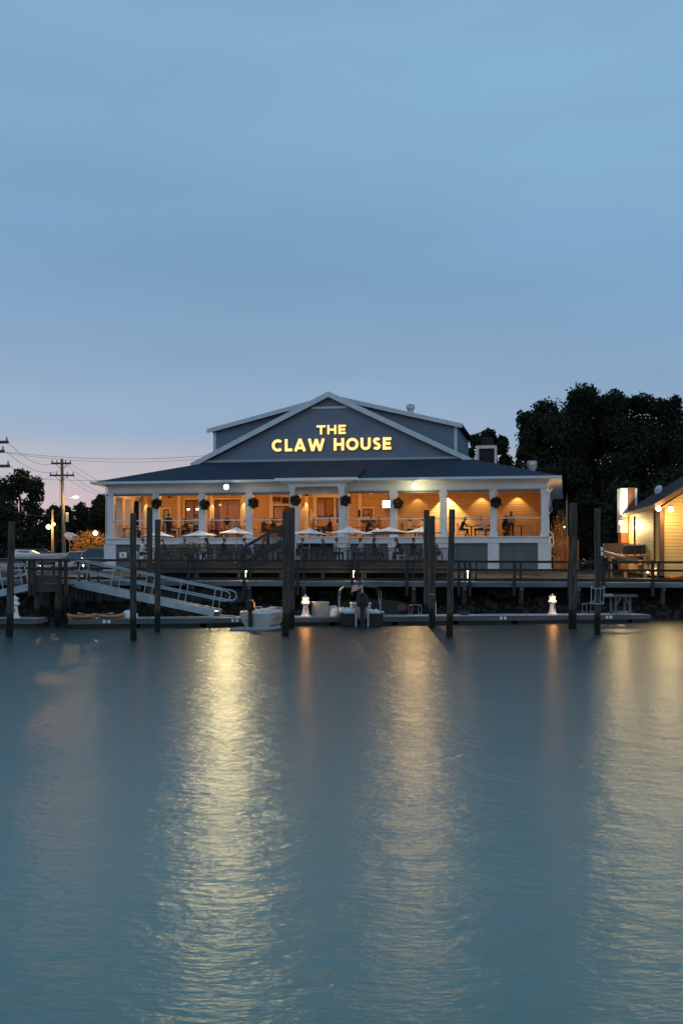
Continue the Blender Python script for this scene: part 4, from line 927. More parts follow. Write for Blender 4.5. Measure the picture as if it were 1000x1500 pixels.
# dry bush on the patio and signs on the slats
bsh = thing('dry_bush', 'dry brown bush in front of the large left parasol', 'bush', (Xp(277, 71.9), 71.9, PF))
leaf_mesh('twigs', [(0,0,.85,.85,.35,.40),(.9,0,.80,.7,.35,.35),(-.6,0,.6,.6,.3,.4)], 900, .10, 'reed', bsh, 11)
mb = MB(); 
for k in range(9): mb.rod((rnd.uniform(-.1,.3),0,0), (rnd.uniform(-.8,1.3), rnd.uniform(-.2,.2), rnd.uniform(.6,1.1)), .015, .006, 5)
mb.build('stem', 'bark', bsh)
gs = thing('glass_panel', 'tilted blue grey umbrella canopy folded beside the dry bush', 'canopy', P(286, 799, 73.6))
def text_strip(mb, x0, x1, z, h, y, seed, mi=0):
    g = random.Random(seed); x = x0
    while x < x1-.03:
        w_ = g.uniform(.03,.07); mb.box(x, min(x+w_, x1), y-.003, y, z, z+h, mi); x += w_+.02
bpy.data.objects.remove(gs)
s1 = thing('banner', 'white banner with a blue ring logo and lines of dark lettering, left of centre', 'banner', W(*BL(207.5, 821, -.6)), -TH)
mb = MB(); mb.box(-.40, .40, -.01, .01, 0, .62); mb.build('board', 'white2', s1)
mb = MB(); c_ = [(-.22+.14*math.cos(R(a)), .0, .33+.17*math.sin(R(a))) for a in range(0, 360, 20)]; mb.tube([(x,-.014,z) for x,_,z in c_], .016, closed=True); mb.build('logo', 'cl_blue', s1)
mb = MB()
for k in range(5): mb.box(.03, .33-.05*(k % 2), -.016, -.011, .10+k*.10, .14+k*.10)
mb.build('text_lines', 'cl_dkgrey', s1)
s2 = thing('small_sign', 'small white sign with a pale figure on the leftmost slatted panel', 'sign', W(*BL(180.5, 817.5, -.3)), -TH)
mb = MB(); mb.box(-.26, .26, -.01, .01, 0, .40); mb.build('board', 'white2', s2)
mb = MB(); mb.ball((-.02,-.016,.22), (.10,.006,.09), 10, 6); mb.box(-.2,.2,-.016,-.011,.05,.08); mb.build('emblem', 'boxgrey', s2)

# ------------------------------------------------------------------ boardwalk
DZ, RZ, BY = 2.0, 3.10, 66.0
bw = thing('boardwalk', 'long weathered boardwalk with dark rails crossing in front of the restaurant', 'boardwalk', (0, BY, 0)); bw.rotation_euler = (0, R(.22), 0)
xa, xb = Xp(-60, BY), Xp(1100, BY)
mb = MB(); mb.box(xa, xb, 0, 2.3, DZ-.05, DZ); mb.build('planks', 'docktop', bw)
mb = MB(); mb.box(xa, xb, -.06, 0, DZ-.27, DZ-.015); mb.build('edge_beam', 'fascia', bw)
mb = MB(); mb.box(xa, xb, 2.25, 2.33, DZ-.34, DZ-.06); mb.box(xa, xb, .9, 1.0, DZ-.3, DZ-.06); mb.build('joist', 'rail', bw)
posts = [-40, 37, 116, 196, 276, 357.5, 436, 515, 595, 671, 687, 752, 832, 882, 954, 1033]
for px in posts:
    x = Xp(px, BY); mb = MB(); mb.box(x-.075, x+.075, -.20, -.06, DZ-.75, RZ-.06); mb.build('rail_post', 'darkrail', bw)
for z, h in ((RZ-.06, .11), (RZ-.52, .13), (DZ+.05, .14)):
    mb = MB(); 
    if z > 3: mb.box(xa, xb, -.24, -.02, z, z+h)
    else: mb.box(xa, xb, -.058, -.02, z, z+h)
    mb.build('rail_board', 'darkrail', bw)
mb = MB(); mb.box(xa, xb, 2.15, 2.30, RZ-.06, RZ+.02); mb.build('back_rail', 'darkrail', bw)
for px in posts[::1]:
    x = Xp(px+9, BY)*1.035; mb = MB(); mb.box(x-.06, x+.06, 2.18, 2.28, DZ, RZ-.062); mb.build('back_post', 'darkrail', bw)
for px in (-20, 60, 146, 205, 283, 365, 445, 525, 605, 679, 762, 845, 969, 1040):
    x = Xp(px, BY+.4)
    for yy in (.3, 1.9): mb = MB(); mb.rod((x,yy,-1.2), (x,yy,DZ-.055), .15, .13, 9); mb.build('support_piling', 'pile', bw)
    mb = MB(); mb.box(x-.10, x+.10, .0+.002, 2.24, DZ-.45, DZ-.275); mb.build('cross_beam', 'fascia', bw)
# concrete bulkhead behind
bk = MB()
for k in range(46):
    x = -26+k*1.15; h_ = 1.92-rnd.choice((0,0,.05,.25,.5))*(x > -8); bk.box(x, x+1.12, 68.35, 68.6, .3, h_)
tag(bk.build('bulkhead', 'concrete'), 'broken pale concrete bulkhead along the bank behind the boardwalk', 'bulkhead')
sp_ = MB()
for k in range(44):
    x = Xp(104, 66.9)+k*.22; sp_.box(x, x+.16, 66.9, 67.0, .2, 1.62); sp_.box(x+.16, x+.22, 66.95, 67.05, .2, 1.6)
tag(sp_.build('sheet_pile_wall', 'sheet'), 'blue grey corrugated sheet pile wall behind the right gangway', 'wall')

# path lights behind the boardwalk
pll = thing('path_light', 'x', 'path light')
mb = MB(); mb.rod((0,0,0), (0,0,.42), .035, n=8); mb.build('post', 'white2', pll)
mb = MB(); mb.lathe([(.26,.50),(.22,.55),(.05,.60)], 12); mb.build('cap', 'galv', pll)
bulb(.075, (1,.90,.66), 8, 'lamp', pll, (0,0,.46))
for px, lab in ((359.5,'glowing path light by the boardwalk, leftmost of the row'),(517,'glowing path light by the boardwalk below the centre parasol'),(685,'glowing path light by the boardwalk right of the leaning piling')):
    D = 69.6; x = Xp(px, D); z = ground_z(D); o = place(pll, USED, lab, (x, D, z+.02), 0, 'path lights'); o.scale = (1,1,1.0)
    lamp('POINT', 'path_glow', (x, D-.25, z+.46), 60, (1,.80,.45), .06)
# ------------------------------------------------------------------ landing platform (left) and gangways
pf = thing('landing_platform', 'square timber landing on piles at the left end with railings', 'landing', (0, 57, 0))
x0, x1 = Xp(42, 57), Xp(101, 57); zt = 3.08; zf = 1.95
mb = MB(); mb.box(x0+.05, x1-.05, .0, 8.8, zf-.05, zf); mb.build('planks', 'deck', pf)
mb = MB(); mb.box(x0, x1, -.05, 0, zf-.36, zf+.02); mb.build('skirt_board', 'rail', pf)
mb = MB(); mb.box(x0+.3, x1-.3, -.02, .02, zf+.03, zf+.40); mb.build('kick_board', 'rail', pf)
for x in (x0+.1, x0+.30, x0+1.50, x1-.10):
    mb = MB(); mb.box(x-.075, x+.075, -.18, -.052, zf-.55, zt-.06); mb.build('rail_post', 'darkrail', pf)
mb = MB(); mb.box(x0-.06, x1+.08, -.22, .04, zt-.06, zt); mb.build('top_rail', 'darkrail', pf)
mb = MB(); mb.box(x0, x1, -.05, -.02, zt-.50, zt-.38); mb.build('mid_rail', 'darkrail', pf)
for yy in (2.4, 4.8, 7.2):
    for x in (x0+.06, x1-.06):
        mb = MB(); mb.box(x-.05, x+.05, yy, yy+.1, zf, zt-.06); mb.build('rail_post', 'darkrail', pf)
for x in (x0, x1): mb = MB(); mb.box(x-.06, x+.06, .1, 8.7, zt-.06, zt); mb.build('side_rail', 'darkrail', pf)
for px, yy in ((54.5,.3),(85,.3),(69,1.8),(60,5),(93,5),(99,2.6)):
    x = Xp(px, 57+yy); mb = MB(); mb.rod((x,yy,-1.5), (x,yy,zf-.06), .15, .14, 10); mb.build('support_piling', 'pile', pf)
def gangway(label, p0, p1, w_=1.1, loop=True):
    """aluminium gangway from the landing (p0) down to the float (p1)"""
    g_ = thing('gangway', label, 'gangway', p0); d_ = Vector(p1)-Vector(p0)
    hz = Vector((d_.x, d_.y, 0)); ln = d_.length; dn = d_/ln; side = Vector((-dn.y, dn.x, 0)).normalized()
    if side.y < 0: side = -side
    up = dn.cross(side); up = up if up.z > 0 else -up
    mb = MB(); mb.bar(side*w_*.5+up*.05, d_+side*w_*.5+up*.05, w_-.1, .05); mb.build('walkway_deck', 'galv', g_)
    for s_ in (0, 1):
        o_ = side*w_*s_
        mb = MB(); mb.bar(o_+up*.0, d_+o_+up*.0, .07, .32); mb.build('side_beam', 'alu', g_)
        mb = MB(); r_ = .035
        top = [o_+dn*.0+up*1.12, o_+dn*(ln+.35)+up*1.12]; 
        if loop:
            lo = [o_+dn*(ln+.35+.24*math.sin(R(a)))+up*(.88+.24*math.cos(R(a))) for a in range(0, 181, 20)]
            pts = [o_+up*1.12]+lo+[o_+up*.64]
        else: pts = [o_+up*1.12, d_+o_+up*1.12]
        mb.tube(pts, r_, 7); 
        if not loop: mb.tube([o_+up*.64, d_+o_+up*.64], r_, 7)
        mb.build('handrail', 'alu', g_)
        for k in range(5):
            q = .25+(ln-.40)*k/4; mb = MB(); mb.rod(o_+dn*q-up*.12, o_+dn*q+up*1.12, .026, n=6); mb.build('stanchion', 'alu', g_)
    return g_
gp0 = Vector((Xp(105, 58.4), 58.4, Zp(854.5, 58.4))); gp1 = Vector((Xp(314, 57.1), 57.1, Zp(898.2, 57.1)))
gangway('long aluminium gangway sloping down right from the landing to the dock', gp0, gp1)
mb = MB(); mb.bar(gp1+Vector((.15,.55,-.10)), (Xp(344,57.8), 57.8, .43), .9, .03); tag(mb.build('transition_plate', 'alu'), 'sloping metal plate bridging the gangway foot and the dock', 'ramp plate')
gl0 = Vector((Xp(42, 57.4), 57.4, Zp(860, 57.4))); gl1 = Vector((Xp(-120, 57.4), 57.4, Zp(894, 57.4)))
gangway('aluminium gangway sloping down left out of the frame from the landing', gl0, gl1)

# ------------------------------------------------------------------ floating docks
dk_a = math.atan2(60.8-54.6, Xp(951,60.8)-Xp(102,54.6)); dA = Vector((Xp(102,54.6), 54.6, 0)); dlen = (Vector((Xp(951,60.8),60.8,0))-dA).length
def floating_dock(label, loc, rz, length, wd=2.6, step=3.0):
    d_ = thing('floating_dock', label, 'dock', loc, rz)
    mb = MB(); mb.box(0, length, 0, wd, .36, .40); mb.build('planks', 'docktop', d_)
    mb = MB(); mb.box(-.04, length+.04, -.05, 0, .17, .398); mb.box(-.04, length+.04, wd, wd+.05, .17, .398); mb.box(-.05, 0, 0, wd, .17, .397); mb.box(length, length+.05, 0, wd, .17, .397); mb.build('edge_board', 'dockwood', d_)
    k = 0; x = .1
    while x < length-.5:
        e_ = min(x+step-.25, length-.05); mb = MB(); mb.bbox(x, e_, .06, wd-.06, -.3, .355, .03); mb.build('float', 'float', d_); x += step
    return d_
dock = floating_dock('long low floating dock with grey edge boards and black floats', dA, dk_a, dlen)
floating_dock('short floating dock at the far left edge below the left gangway', (Xp(-140,55.2), 55.2, 0), R(2), Xp(52,55)-Xp(-140,55.2), 2.2)
def onDock(px, depth_off=.4):
    """point on the dock top under image column px, depth_off behind its front edge"""
    a = (px-500)/F; ca, sa = math.cos(dk_a), math.sin(dk_a); b = dA+Vector((-sa*depth_off, ca*depth_off, 0))
    # b + t*(ca,sa) = (a*Y, Y)
    t = (a*b.y-b.x)/(ca-a*sa); return Vector((b.x+t*ca, b.y+t*sa, .40))
for k, (pxs, nm) in enumerate((((151,157),'left, below the canoes'),((339,345),'beside the grey skiff'),((731.5,738),'right of the leaning piling'),((886.5,892.5),'below the ringed piling'))):
    mk = thing('berth_marker', 'pair of small white plates on the dock edge '+nm, 'marker', onDock(pxs[0], -.06)-Vector((0,0,.2)), dk_a, 'white plates on the dock edge')
    for q in (0, .20): mb = MB(); mb.bbox(q, q+.13, -.02, .005, .02, .16, .004); mb.build('plate', 'white2', mk)

for q in range(11):
    x = 1.2+q*2.55; mb = MB(); mb.box(x-.03, x+.03, .10, .16, .40, .45); mb.box(x-.13, x+.13, .11, .15, .45, .48); mb.build('cleat', 'galv', dock)
hse = MB(); hse.tube([(.0+.19*math.cos(a*.5)*(1+.01*a), .19*math.sin(a*.5)*(1+.01*a), .02+.004*a) for a in range(44)], .018, 5); ho = hse.build('hose_coil', 'cl_blue'); ho.location = dA+Vector((math.cos(dk_a)*18.6-math.sin(dk_a)*.7, math.sin(dk_a)*18.6+math.cos(dk_a)*.7, .40)); tag(ho, 'small blue hose coil on the dock right of the leaning piling', 'hose')
# lighthouse lanterns
def lighthouse(label, px, lit, cap='galv', off=.45):
    p = onDock(px, off) if px > 60 else Vector((Xp(px, 56), 56, .40))
    t = thing('dock_pedestal', label, 'lighthouse lamp', p, rnd.random(), 'little lighthouse power pedestals on the docks')
    mb = MB(); mb.lathe([(.25,0),(.25,.07),(.20,.09),(.17,.14),(.105,.56)], 8); mb.build('tower', 'white2', t)
    mb = MB(); mb.lathe([(.12,.56),(.20,.60),(.22,.64),(.20,.72),(.16,.74)], 8); mb.build('gallery', 'white2', t)
    mb = MB(); mb.lathe([(.12,.74),(.13,.86),(.12,.88)], 8); mb.build('lantern', emis('lighthouse_lantern', (1,.50,.12), 5) if lit else 'white2', t)
    mb = MB(); mb.lathe([(.20,.875),(.13,.94),(.04,.99),(.015,1.05)], 8); mb.build('cap', 'white2', t)
    mb = MB(); mb.box(-.02,.02,-.16,-.13,.28,.44); mb.build('outlet', 'steel', t)
    if lit: lamp('POINT', 'lantern_glow', p+Vector((0,-.2,.80)), 60, (1,.45,.10), .09)
    return t
lighthouse('white lighthouse shaped lamp glowing orange next to the grey dock box', 447.5, True)
lighthouse('white lighthouse shaped lamp glowing orange alone on the right dock', 808.5, True)
lighthouse('unlit white lighthouse shaped lamp behind the leftmost piling', 22.5, False)

# ------------------------------------------------------------------ tall pilings
def piling(label, px_top, y_top, px_bot, D, wpx, ring=False, lean_only=False):
    x0, x1 = Xp(px_bot, D), Xp(px_top, D); zt = Zp(y_top, D); r = wpx/2/F*D
    mb = MB(); n = 14; rings = []; g = random.Random(int(px_top*7))
    for k in range(13):
        q = k/12; z = -2.0+(zt+2.0)*q; x = (x1-x0)*(z/zt); rr = r*(1.06-.10*q)*(1+.02*g.uniform(-1,1)); ox, oy = .012*g.uniform(-1,1), .012*g.uniform(-1,1)
        rings.append([(x+ox+rr*math.cos(2*math.pi*i/n)*(1+.02*g.uniform(-1,1)), oy+rr*math.sin(2*math.pi*i/n), z) for i in range(n)])
    top = rings[-1]; cxm = sum(p[0] for p in top)/n
    rings.append([(cxm+(p[0]-cxm)*.82, p[1]*.82, p[2]+.03) for p in top])
    mb.loft(rings); o = mb.build('piling', 'pile', smooth=False); o.location = (x0, D, 0)
    return tag(o, label, 'piling', 'tall mooring pilings')
PIL = [('leftmost tall piling, at the left edge in front of the unlit lighthouse lamp',17.5,765,14.5,48,10.5),
 ('thick piling standing nearest, in front of the right gangway',195.5,753,195.5,45,9.6),
 ('tallest piling behind the gangway, left of the parasol',219.5,744,219.5,61.5,9.0),
 ('slim piling in front of the gangway, right of the nearest one',231,762,231,51.7,8.6),
 ('left one of the twin tall pilings left of centre',419,750,418.3,48,10.2),
 ('right one of the twin tall pilings left of centre',427.5,744.5,427.3,54.3,8.6),
 ('left one of the piling pair right of centre, rising behind the dock',624.5,748,624.5,63.2,8.6),
 ('shorter right one of the piling pair right of centre',632.5,757,632.5,55,9.4),
 ('leaning piling just right of the piling pair',661.8,747,657.5,47.6,9.4),
 ('thick tall piling right of the restaurant corner',839,738,838,54.3,11.8),
 ('piling carrying the round white hoop cage at the right',874.2,746,874.6,49,9.2)]
for a in PIL: piling(*a)
# hoop cage on the right piling
D = 49; hc = thing('hoop_cage', 'round white metal hoop cage around the right piling', 'pile guide', (Xp(874.5, D), D, 0))
r_ = 9.8/F*D; z1_, z0_ = Zp(860, D), Zp(883, D)
for z, q in ((z1_, 1), (z0_, .97)):
    mb = MB(); mb.tube([(r_*q*math.cos(2*math.pi*k/24), r_*q*math.sin(2*math.pi*k/24), z) for k in range(24)], .022, 6, closed=True); mb.build('hoop', 'alu', hc)
for k in range(8):
    a = 2*math.pi*(k+.3)/8; mb = MB(); mb.rod((r_*.97*math.cos(a), r_*.97*math.sin(a), z0_), (r_*math.cos(a), r_*math.sin(a), z1_), .016, n=5); mb.build('cage_rod', 'alu', hc)
mb = MB(); mb.bar((r_,0,(z0_+z1_)/2), (r_+.35,0,(z0_+z1_)/2), .06, .09); mb.build('arm', 'alu', hc)
hc_z = (z0_+z1_)/2; hc.location.z = hc_z
for ch in hc.children: ch.location.z = -hc_z
hc.rotation_euler = (R(11), 0, 0)
hc.location.z = 0; hc.location = Vector((Xp(874.5, 49), 49, hc_z))
# braced table on the right dock
p = onDock(908, .8); bt = thing('fish_cleaning_table', 'pale timber table with diagonal braces at the right dock end', 'table', p, dk_a)
s_ = p.y/F; zt_ = (900-871.5)*s_
mb = MB(); mb.bbox(-24*s_, 24*s_, -.3, .3, zt_-.12, zt_, .01); mb.build('table_top', 'fascia', bt)
for sx in (-1, 1):
    for sy in (-1, 1): mb = MB(); x = sx*11*s_-(sy*.03); mb.box(x-.05, x+.05, sy*.22-.04, sy*.22+.04, 0, zt_-.122); mb.build('leg', 'fascia', bt)
    mb = MB(); mb.bar((sx*11*s_, -.27, zt_*.45), (sx*3.5*s_, -.27, zt_-.15), .05, .09); mb.build('brace', 'fascia', bt)
mb = MB(); mb.box(-9*s_, 10*s_, -.2, .2, .10, .14); mb.build('lower_shelf', 'docktop', bt)
# grey dock box, white post, frame stand
p = onDock(471, .5); db = thing('dock_box', 'square grey dock box beside the lighthouse lamp and white tarp', 'dock box', p, dk_a)
mb = MB(); mb.bbox(-.35, .35, -.02, .6, .03, .66, .02); mb.build('box_body', 'boxgrey', db)
mb = MB(); mb.bbox(-.37, .37, -.04, .62, .66, .71, .02); mb.build('lid', 'galv', db)
p = onDock(637.5, .3); wp_ = thing('white_post', 'thin white post against the shorter piling of the right pair', 'post', p)
mb = MB(); mb.tube([(0,0,0),(0,0,.62),(-.02,0,.72),(-.08,0,.78)], .03, 7); mb.build('tube', 'white2', wp_); mb = MB(); mb.lathe([(.07,0),(.07,.02)], 8); mb.build('foot', 'galv', wp_)
def frame_stand(label, px0, px1, py, off):
    p = onDock((px0+px1)/2, off); w_ = (px1-px0)/F*p.y/2; h_ = (900-py)/F*p.y
    t = thing('tube_stand', label, 'stand', p, dk_a)
    for sy in (-.25, .25):
        mb = MB(); mb.tube([(-w_,sy,0),(-w_,sy,h_),(w_,sy,h_),(w_,sy,0)], .018, 6); mb.build('frame', 'boxgrey', t)
    for x in (-w_, w_): mb = MB(); mb.rod((x,-.25,h_*.95), (x,.25,h_*.95), .016, n=5); mb.rod((x,-.25,.08), (x,.25,.08), .016, n=5); mb.build('cross_tube', 'boxgrey', t)
frame_stand('thin grey tube stand on the dock right of the dark paddle board', 601, 615, 885, 1.8)
frame_stand('thin grey tube stand on the dock left of the hoop cage piling', 855, 868, 885, 1.8)
# tarp-covered heap on the dock, paddle board on its side, canoes
def lump(name, label, cat, p, w_, dpt, hgt, m, seed, rz=0, prof=None):
    g = random.Random(seed); n, k_ = 18, 8; mb = MB(); rings = []
    for k in range(k_+1):
        t_ = k/k_; z = hgt*math.sin(t_*math.pi/2); q = math.cos(t_*math.pi/2)**.6
        rings.append([(w_*q*math.cos(2*math.pi*i/n)*(1+.10*g.uniform(-1,1)), dpt*q*math.sin(2*math.pi*i/n)*(1+.10*g.uniform(-1,1)), z*(1+.12*g.uniform(-1,1))) for i in range(n)])
    mb.loft(rings); o = mb.build(name, m, smooth=True); o.location = p; o.rotation_euler = (0,0,rz); return tag(o, label, cat)
lump('tarp_heap', 'crumpled white tarp heap between the grey dock box and the motorboat', 'tarp', onDock(488, .8), .36, .4, .48, 'tarp', 3, dk_a)
lump('tarp_heap', 'small crumpled white tarp heap at the end of the orange canoe', 'tarp', onDock(190, .9), .40, .4, .34, 'tarp', 9, dk_a)
p = onDock(548, 1.9); sbd = thing('paddle_board', 'long dark paddle board leaning on its edge behind the motorboat', 'paddle board', p+Vector((0,0,.04)), dk_a)
mb = MB(); L_ = 52*p.y/F; out = [(L_*math.cos(R(a))*(1 if abs(math.cos(R(a))) < .8 else 1), .36+.36*math.copysign(abs(math.sin(R(a)))**.75, math.sin(R(a)))) for a in range(0, 360, 12)]
mb.prism(out, -.05, .05); o = mb.build('board', 'board', sbd); 
mb = MB(); mb.prism([(L_*.78+.22*math.cos(R(a)), .36+.16*math.sin(R(a))) for a in range(0,360,30)], -.056, -.05); mb.build('decal', 'rust', sbd)
def canoe(name, label, p, L_, m, rz, w_=.36, h_=.24):
    t = thing(name, label, 'kayak', p, rz); mb = MB(); rings = []
    for k in range(13):
        q = -1+2*k/12; wv = w_*(1-abs(q)**2.4)+.01; sh = h_*(.55+.45*abs(q)**2); bot = h_*.32*abs(q)**3
        rings.append([(L_*q, wv*math.cos(R(a)), bot+(sh-bot)*(1+math.sin(R(a))) if math.sin(R(a)) < 0 else sh+.03*math.sin(R(a))) for a in range(0, 360, 30)])
    mb.loft(rings); mb.build('hull', m, t, smooth=True)
    mb = MB(); mb.tube([(L_*.25*math.cos(R(a)), w_*.62*math.sin(R(a)), h_*.62+.05) for a in range(0,360,24)], .02, 6, closed=True); mb.build('cockpit_rim', 'black', t); return t
s_ = 55.5/F
canoe('kayak', 'low orange kayak lying on the left dock', onDock(120, .30), 21*s_, 'orange', dk_a)
canoe('kayak', 'pale orange kayak lying right of another on the left dock', onDock(160, .55), 23*s_, 'orange', dk_a)
canoe('kayak', 'pale blue grey kayak lying behind the orange kayaks', onDock(140, 1.3), 26*s_, 'hullgrey', dk_a)

# ------------------------------------------------------------------ boats
def hull_loft(L_, B_, z_keel, z_sheer, stern=.0, n=13, bowlift=.25, flare=.75):
    """rings along +y (bow far): rounded-V section"""
    rings = []
    for k in range(n):
        q = k/(n-1); w_ = B_/2*(1-max(0,(q-.35)/.65)**2.2)*(1 if q > .02 else 1)+.015; zs = z_sheer+bowlift*q**2; zk = z_keel+(zs-z_keel)*.75*max(0,(q-.5)/.5)**2.5
        y = L_*q
        rings.append([(-w_, y, zs), (-w_*.98, y, zs-(zs-zk)*.25), (-w_*flare-.0, y, zk+(zs-zk)*.28), (-w_*.45, y, zk+(zs-zk)*.06), (0, y, zk), (w_*.45, y, zk+(zs-zk)*.06), (w_*flare, y, zk+(zs-zk)*.28), (w_*.98, y, zs-(zs-zk)*.25), (w_, y, zs), (w_*.88, y, zs), (w_*.80, y, zk+(zs-zk)*.4), (-w_*.80, y, zk+(zs-zk)*.4), (-w_*.88, y, zs)])
    return rings
def outboard(parent, x, y, z, s=1.0):
    t = MB(); t.loft([[(x+s*a*(.15 if k in (0,) else .19 if k == 1 else .17 if k == 2 else .09), y+s*(-.02+b*(.20 if k < 2 else .17 if k == 2 else .10)), z+s*zz) for a, b in ((-1,-.6),(-.6,-1),(.6,-1),(1,-.6),(1,.6),(.6,1),(-.6,1),(-1,.6))] for k, zz in enumerate((.28,.40,.62,.72))])
    o = t.build('outboard_motor', 'gloss_black', parent)
    t = MB(); t.box(x-.07*s, x+.07*s, y-.10*s, y+.08*s, z-.42*s, z+.279*s); t.box(x-.12*s, x+.12*s, y-.20*s, y+.10*s, z-.15*s, z-.12*s); t.rod((x,y-.14*s,z-.48*s), (x,y+.14*s,z-.48*s), .05*s, .03*s, 8); t.build('leg_casing', 'black', o)
    t = MB()
    for k in range(3):
        a = R(120*k+20); c_ = Vector((x, y-.17*s, z-.48*s)); d_ = Vector((math.cos(a),0,math.sin(a))); e_ = Vector((-math.sin(a),.5,math.cos(a)))*.05*s
        t.add([c_, c_+d_*.09*s+e_, c_+d_*.15*s, c_+d_*.09*s-e_], [(0,1,2,3)])
    t.build('propeller', 'hullwhite', o)
    return o
# left skiff
D = 54.0; sk = thing('skiff', 'small grey skiff with black outboard moored left of the twin pilings', 'boat', (Xp(377, D), D, 0), R(-12))
bw_ = 56/F*D
mb = MB(); mb.loft(hull_loft(3.4, bw_*.94, -.05, .72, bowlift=.18)); hl = mb.build('hull', 'hullgrey', sk, smooth=False)
mb = MB(); mb.bar((-.78,.02,.735), (-.80,1.2,.755), .06, .05); mb.bar((.78,.02,.735), (.80,1.2,.755), .06, .05); mb.build('gunwale', 'hullwhite', sk)
for y in (.9, 1.9): mb = MB(); mb.box(-.62, .62, y, y+.3, .54, .58); mb.build('thwart', 'hullwhite', sk)
mb = MB(); b2_ = bw_*.47; mb.prism([(-b2_+.02,.70),(-b2_*.97,.50),(-b2_*.75,.18),(-b2_*.4,.02),(0,-.05),(b2_*.4,.02),(b2_*.75,.18),(b2_*.97,.50),(b2_-.02,.70),(.45,.66),(-.5,.66)], -.045, -.002); mb.build('transom', 'hullgrey', sk)
outboard(sk, -.28, -.12, .52, 1.05)
for x in (-.18, .42): mb = MB(); mb.tube([(x-.16,.9,.60),(x-.15,.9,.90),(x-.11,.9,.95),(x+.11,.9,.95),(x+.15,.9,.90),(x+.16,.9,.60)], .022, 6); mb.build('seat_rail', 'hullwhite', sk)
mb = MB(); mb.box(-.45,.6,1.1,1.5,.60,.80); mb.build('seat_cover', 'tarp', sk)
# inflatable collar / half-sunk tube in front
ic = thing('inflatable_dinghy', 'deflated pale inflatable tube floating against the grey skiff', 'dinghy', (Xp(374, 52.3), 52.3, 0))
pts = [(-1.05,.7,.02),(-1.0,.05,.03),(-.6,-.15,.07),(-.1,-.22,.06),(.45,-.12,.07),(.85,.25,.09),(.98,.8,.12),(.95,1.3,.12)]
mb = MB(); mb.tube(pts, [.04,.09,.12,.10,.10,.09,.08,.04], 10); mb.build('tube', 'boxgrey', ic, smooth=True)
mb = MB(); mb.loft([[(-.95,.5,-.04),(.9,.6,-.04),(.9,1.3,-.04),(-.95,1.2,-.04)],[(-.95,.5,.02),(.9,.6,.03),(.9,1.3,.03),(-.95,1.2,.02)]]); mb.build('floor_sheet', 'hullgrey', ic)
# motorboat with bimini frame
D = 56.4; mbt = thing('motorboat', 'dark hulled motorboat with bimini frame, seen from the stern at centre', 'boat', (Xp(530, D), D, 0), R(3))
s_ = D/F; Bm = 62*s_
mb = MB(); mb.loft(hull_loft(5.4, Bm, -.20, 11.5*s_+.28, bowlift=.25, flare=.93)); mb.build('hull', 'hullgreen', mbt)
zs = .64
mb = MB(); mb.box(-Bm*.5+.06, -.32, -.04, -.001, .02, zs-.05); mb.box(.32, Bm*.5-.06, -.04, -.001, .02, zs-.05); mb.build('transom_panel', 'hullgreen', mbt)
mb = MB(); mb.box(-.31, -.24, -.06, 0, -.05, zs-.02); mb.box(.24, .31, -.06, 0, -.05, zs-.02); mb.build('motor_bracket', 'galv', mbt)
outboard(mbt, 0, -.26, .50, 1.45)
def drape(x0, x1, h0, h1, y0, y1, seed):
    g = random.Random(seed); n = 12; rings = []
    for k in range(n+1):
        x = x0+(x1-x0)*k/n; h_ = h0+(h1-h0)*k/n+.05*g.uniform(-1,1)
        rings.append([(x, y0, zs-.08), (x, y0-.03, zs+(h_-zs)*.5), (x, y0+.08, h_), (x, (y0+y1)/2, h_+.06*g.uniform(-1,1)), (x, y1, h_-.1), (x, y1, zs-.08)])
    mb = MB(); mb.loft(rings); return mb
zc = (910-888)*s_
drape(-Bm*.5-.01, -.30, zc*1.25, zc*1.17, .1, 1.8, 1).build('cover', 'tarp', mbt, smooth=True)
drape(.25, Bm*.5+.05, zc*1.18, zs+.02, .1, 1.8, 2).build('cover', 'tarp', mbt, smooth=True)
mb = MB(); mb.bbox(-.45, .45, .9, 1.7, zs-.3, zs+.45, .05); mb.build('console', 'hullwhite', mbt)
zT = Zp(883.5, D)
mb = MB(); mb.bbox(-15*s_, 15*s_, .4, 1.5, zT-.06, zT, .02); mb.build('hard_top', 'hullwhite', mbt)
for sx in (-1, 1):
    for y in (.45, 1.4): mb = MB(); mb.rod((sx*13.5*s_, y, zs-.1), (sx*13.5*s_, y, zT-.06), .022, n=6); mb.build('top_leg', 'boxgrey', mbt)
zB = Zp(861, D)
mb = MB(); xb_ = 31*s_
for y in (.9, 2.4):
    pts = [(-xb_,1.3,zs),(-xb_*1.0,y,zB-.5),(-xb_*.96,y,zB-.15),(-xb_*.78,y,zB),(0,y,zB+.07),(xb_*.78,y,zB),(xb_*.96,y,zB-.15),(xb_,y,zB-.5),(xb_,1.3,zs)]
    mb.tube(pts, .015, 6)
for sx in (-1, 1): mb.rod((sx*xb_, 1.9, zs), (sx*xb_*.98, .9, zB-.35), .014, n=6)
mb.build('bimini_frame', 'alu', mbt)
mb = MB(); mb.loft([[(-xb_*.97, y, zB-.17), (-xb_*.80, y, zB-.05) , (0, y, zB+.03), (xb_*.80, y, zB-.05), (xb_*.97, y, zB-.17), (xb_*.99, y, zB-.14), (xb_*.80,y,zB+.04), (0,y,zB+.11), (-xb_*.80,y,zB+.04), (-xb_*.99, y, zB-.14)] for y in (.86,2.44)]); mb.build('bimini_canvas', 'black', mbt)
mb = MB(); mb.rod((.02,.4,zT), (.02,.4,Zp(838,D)), .014, .008, 5); mb.build('antenna', 'galv', mbt)
fl = thing('flag', 'small striped red white and blue flag flying over the motorboat', 'flag', (Xp(531.5, D), D+.38, Zp(862, D)), R(3))
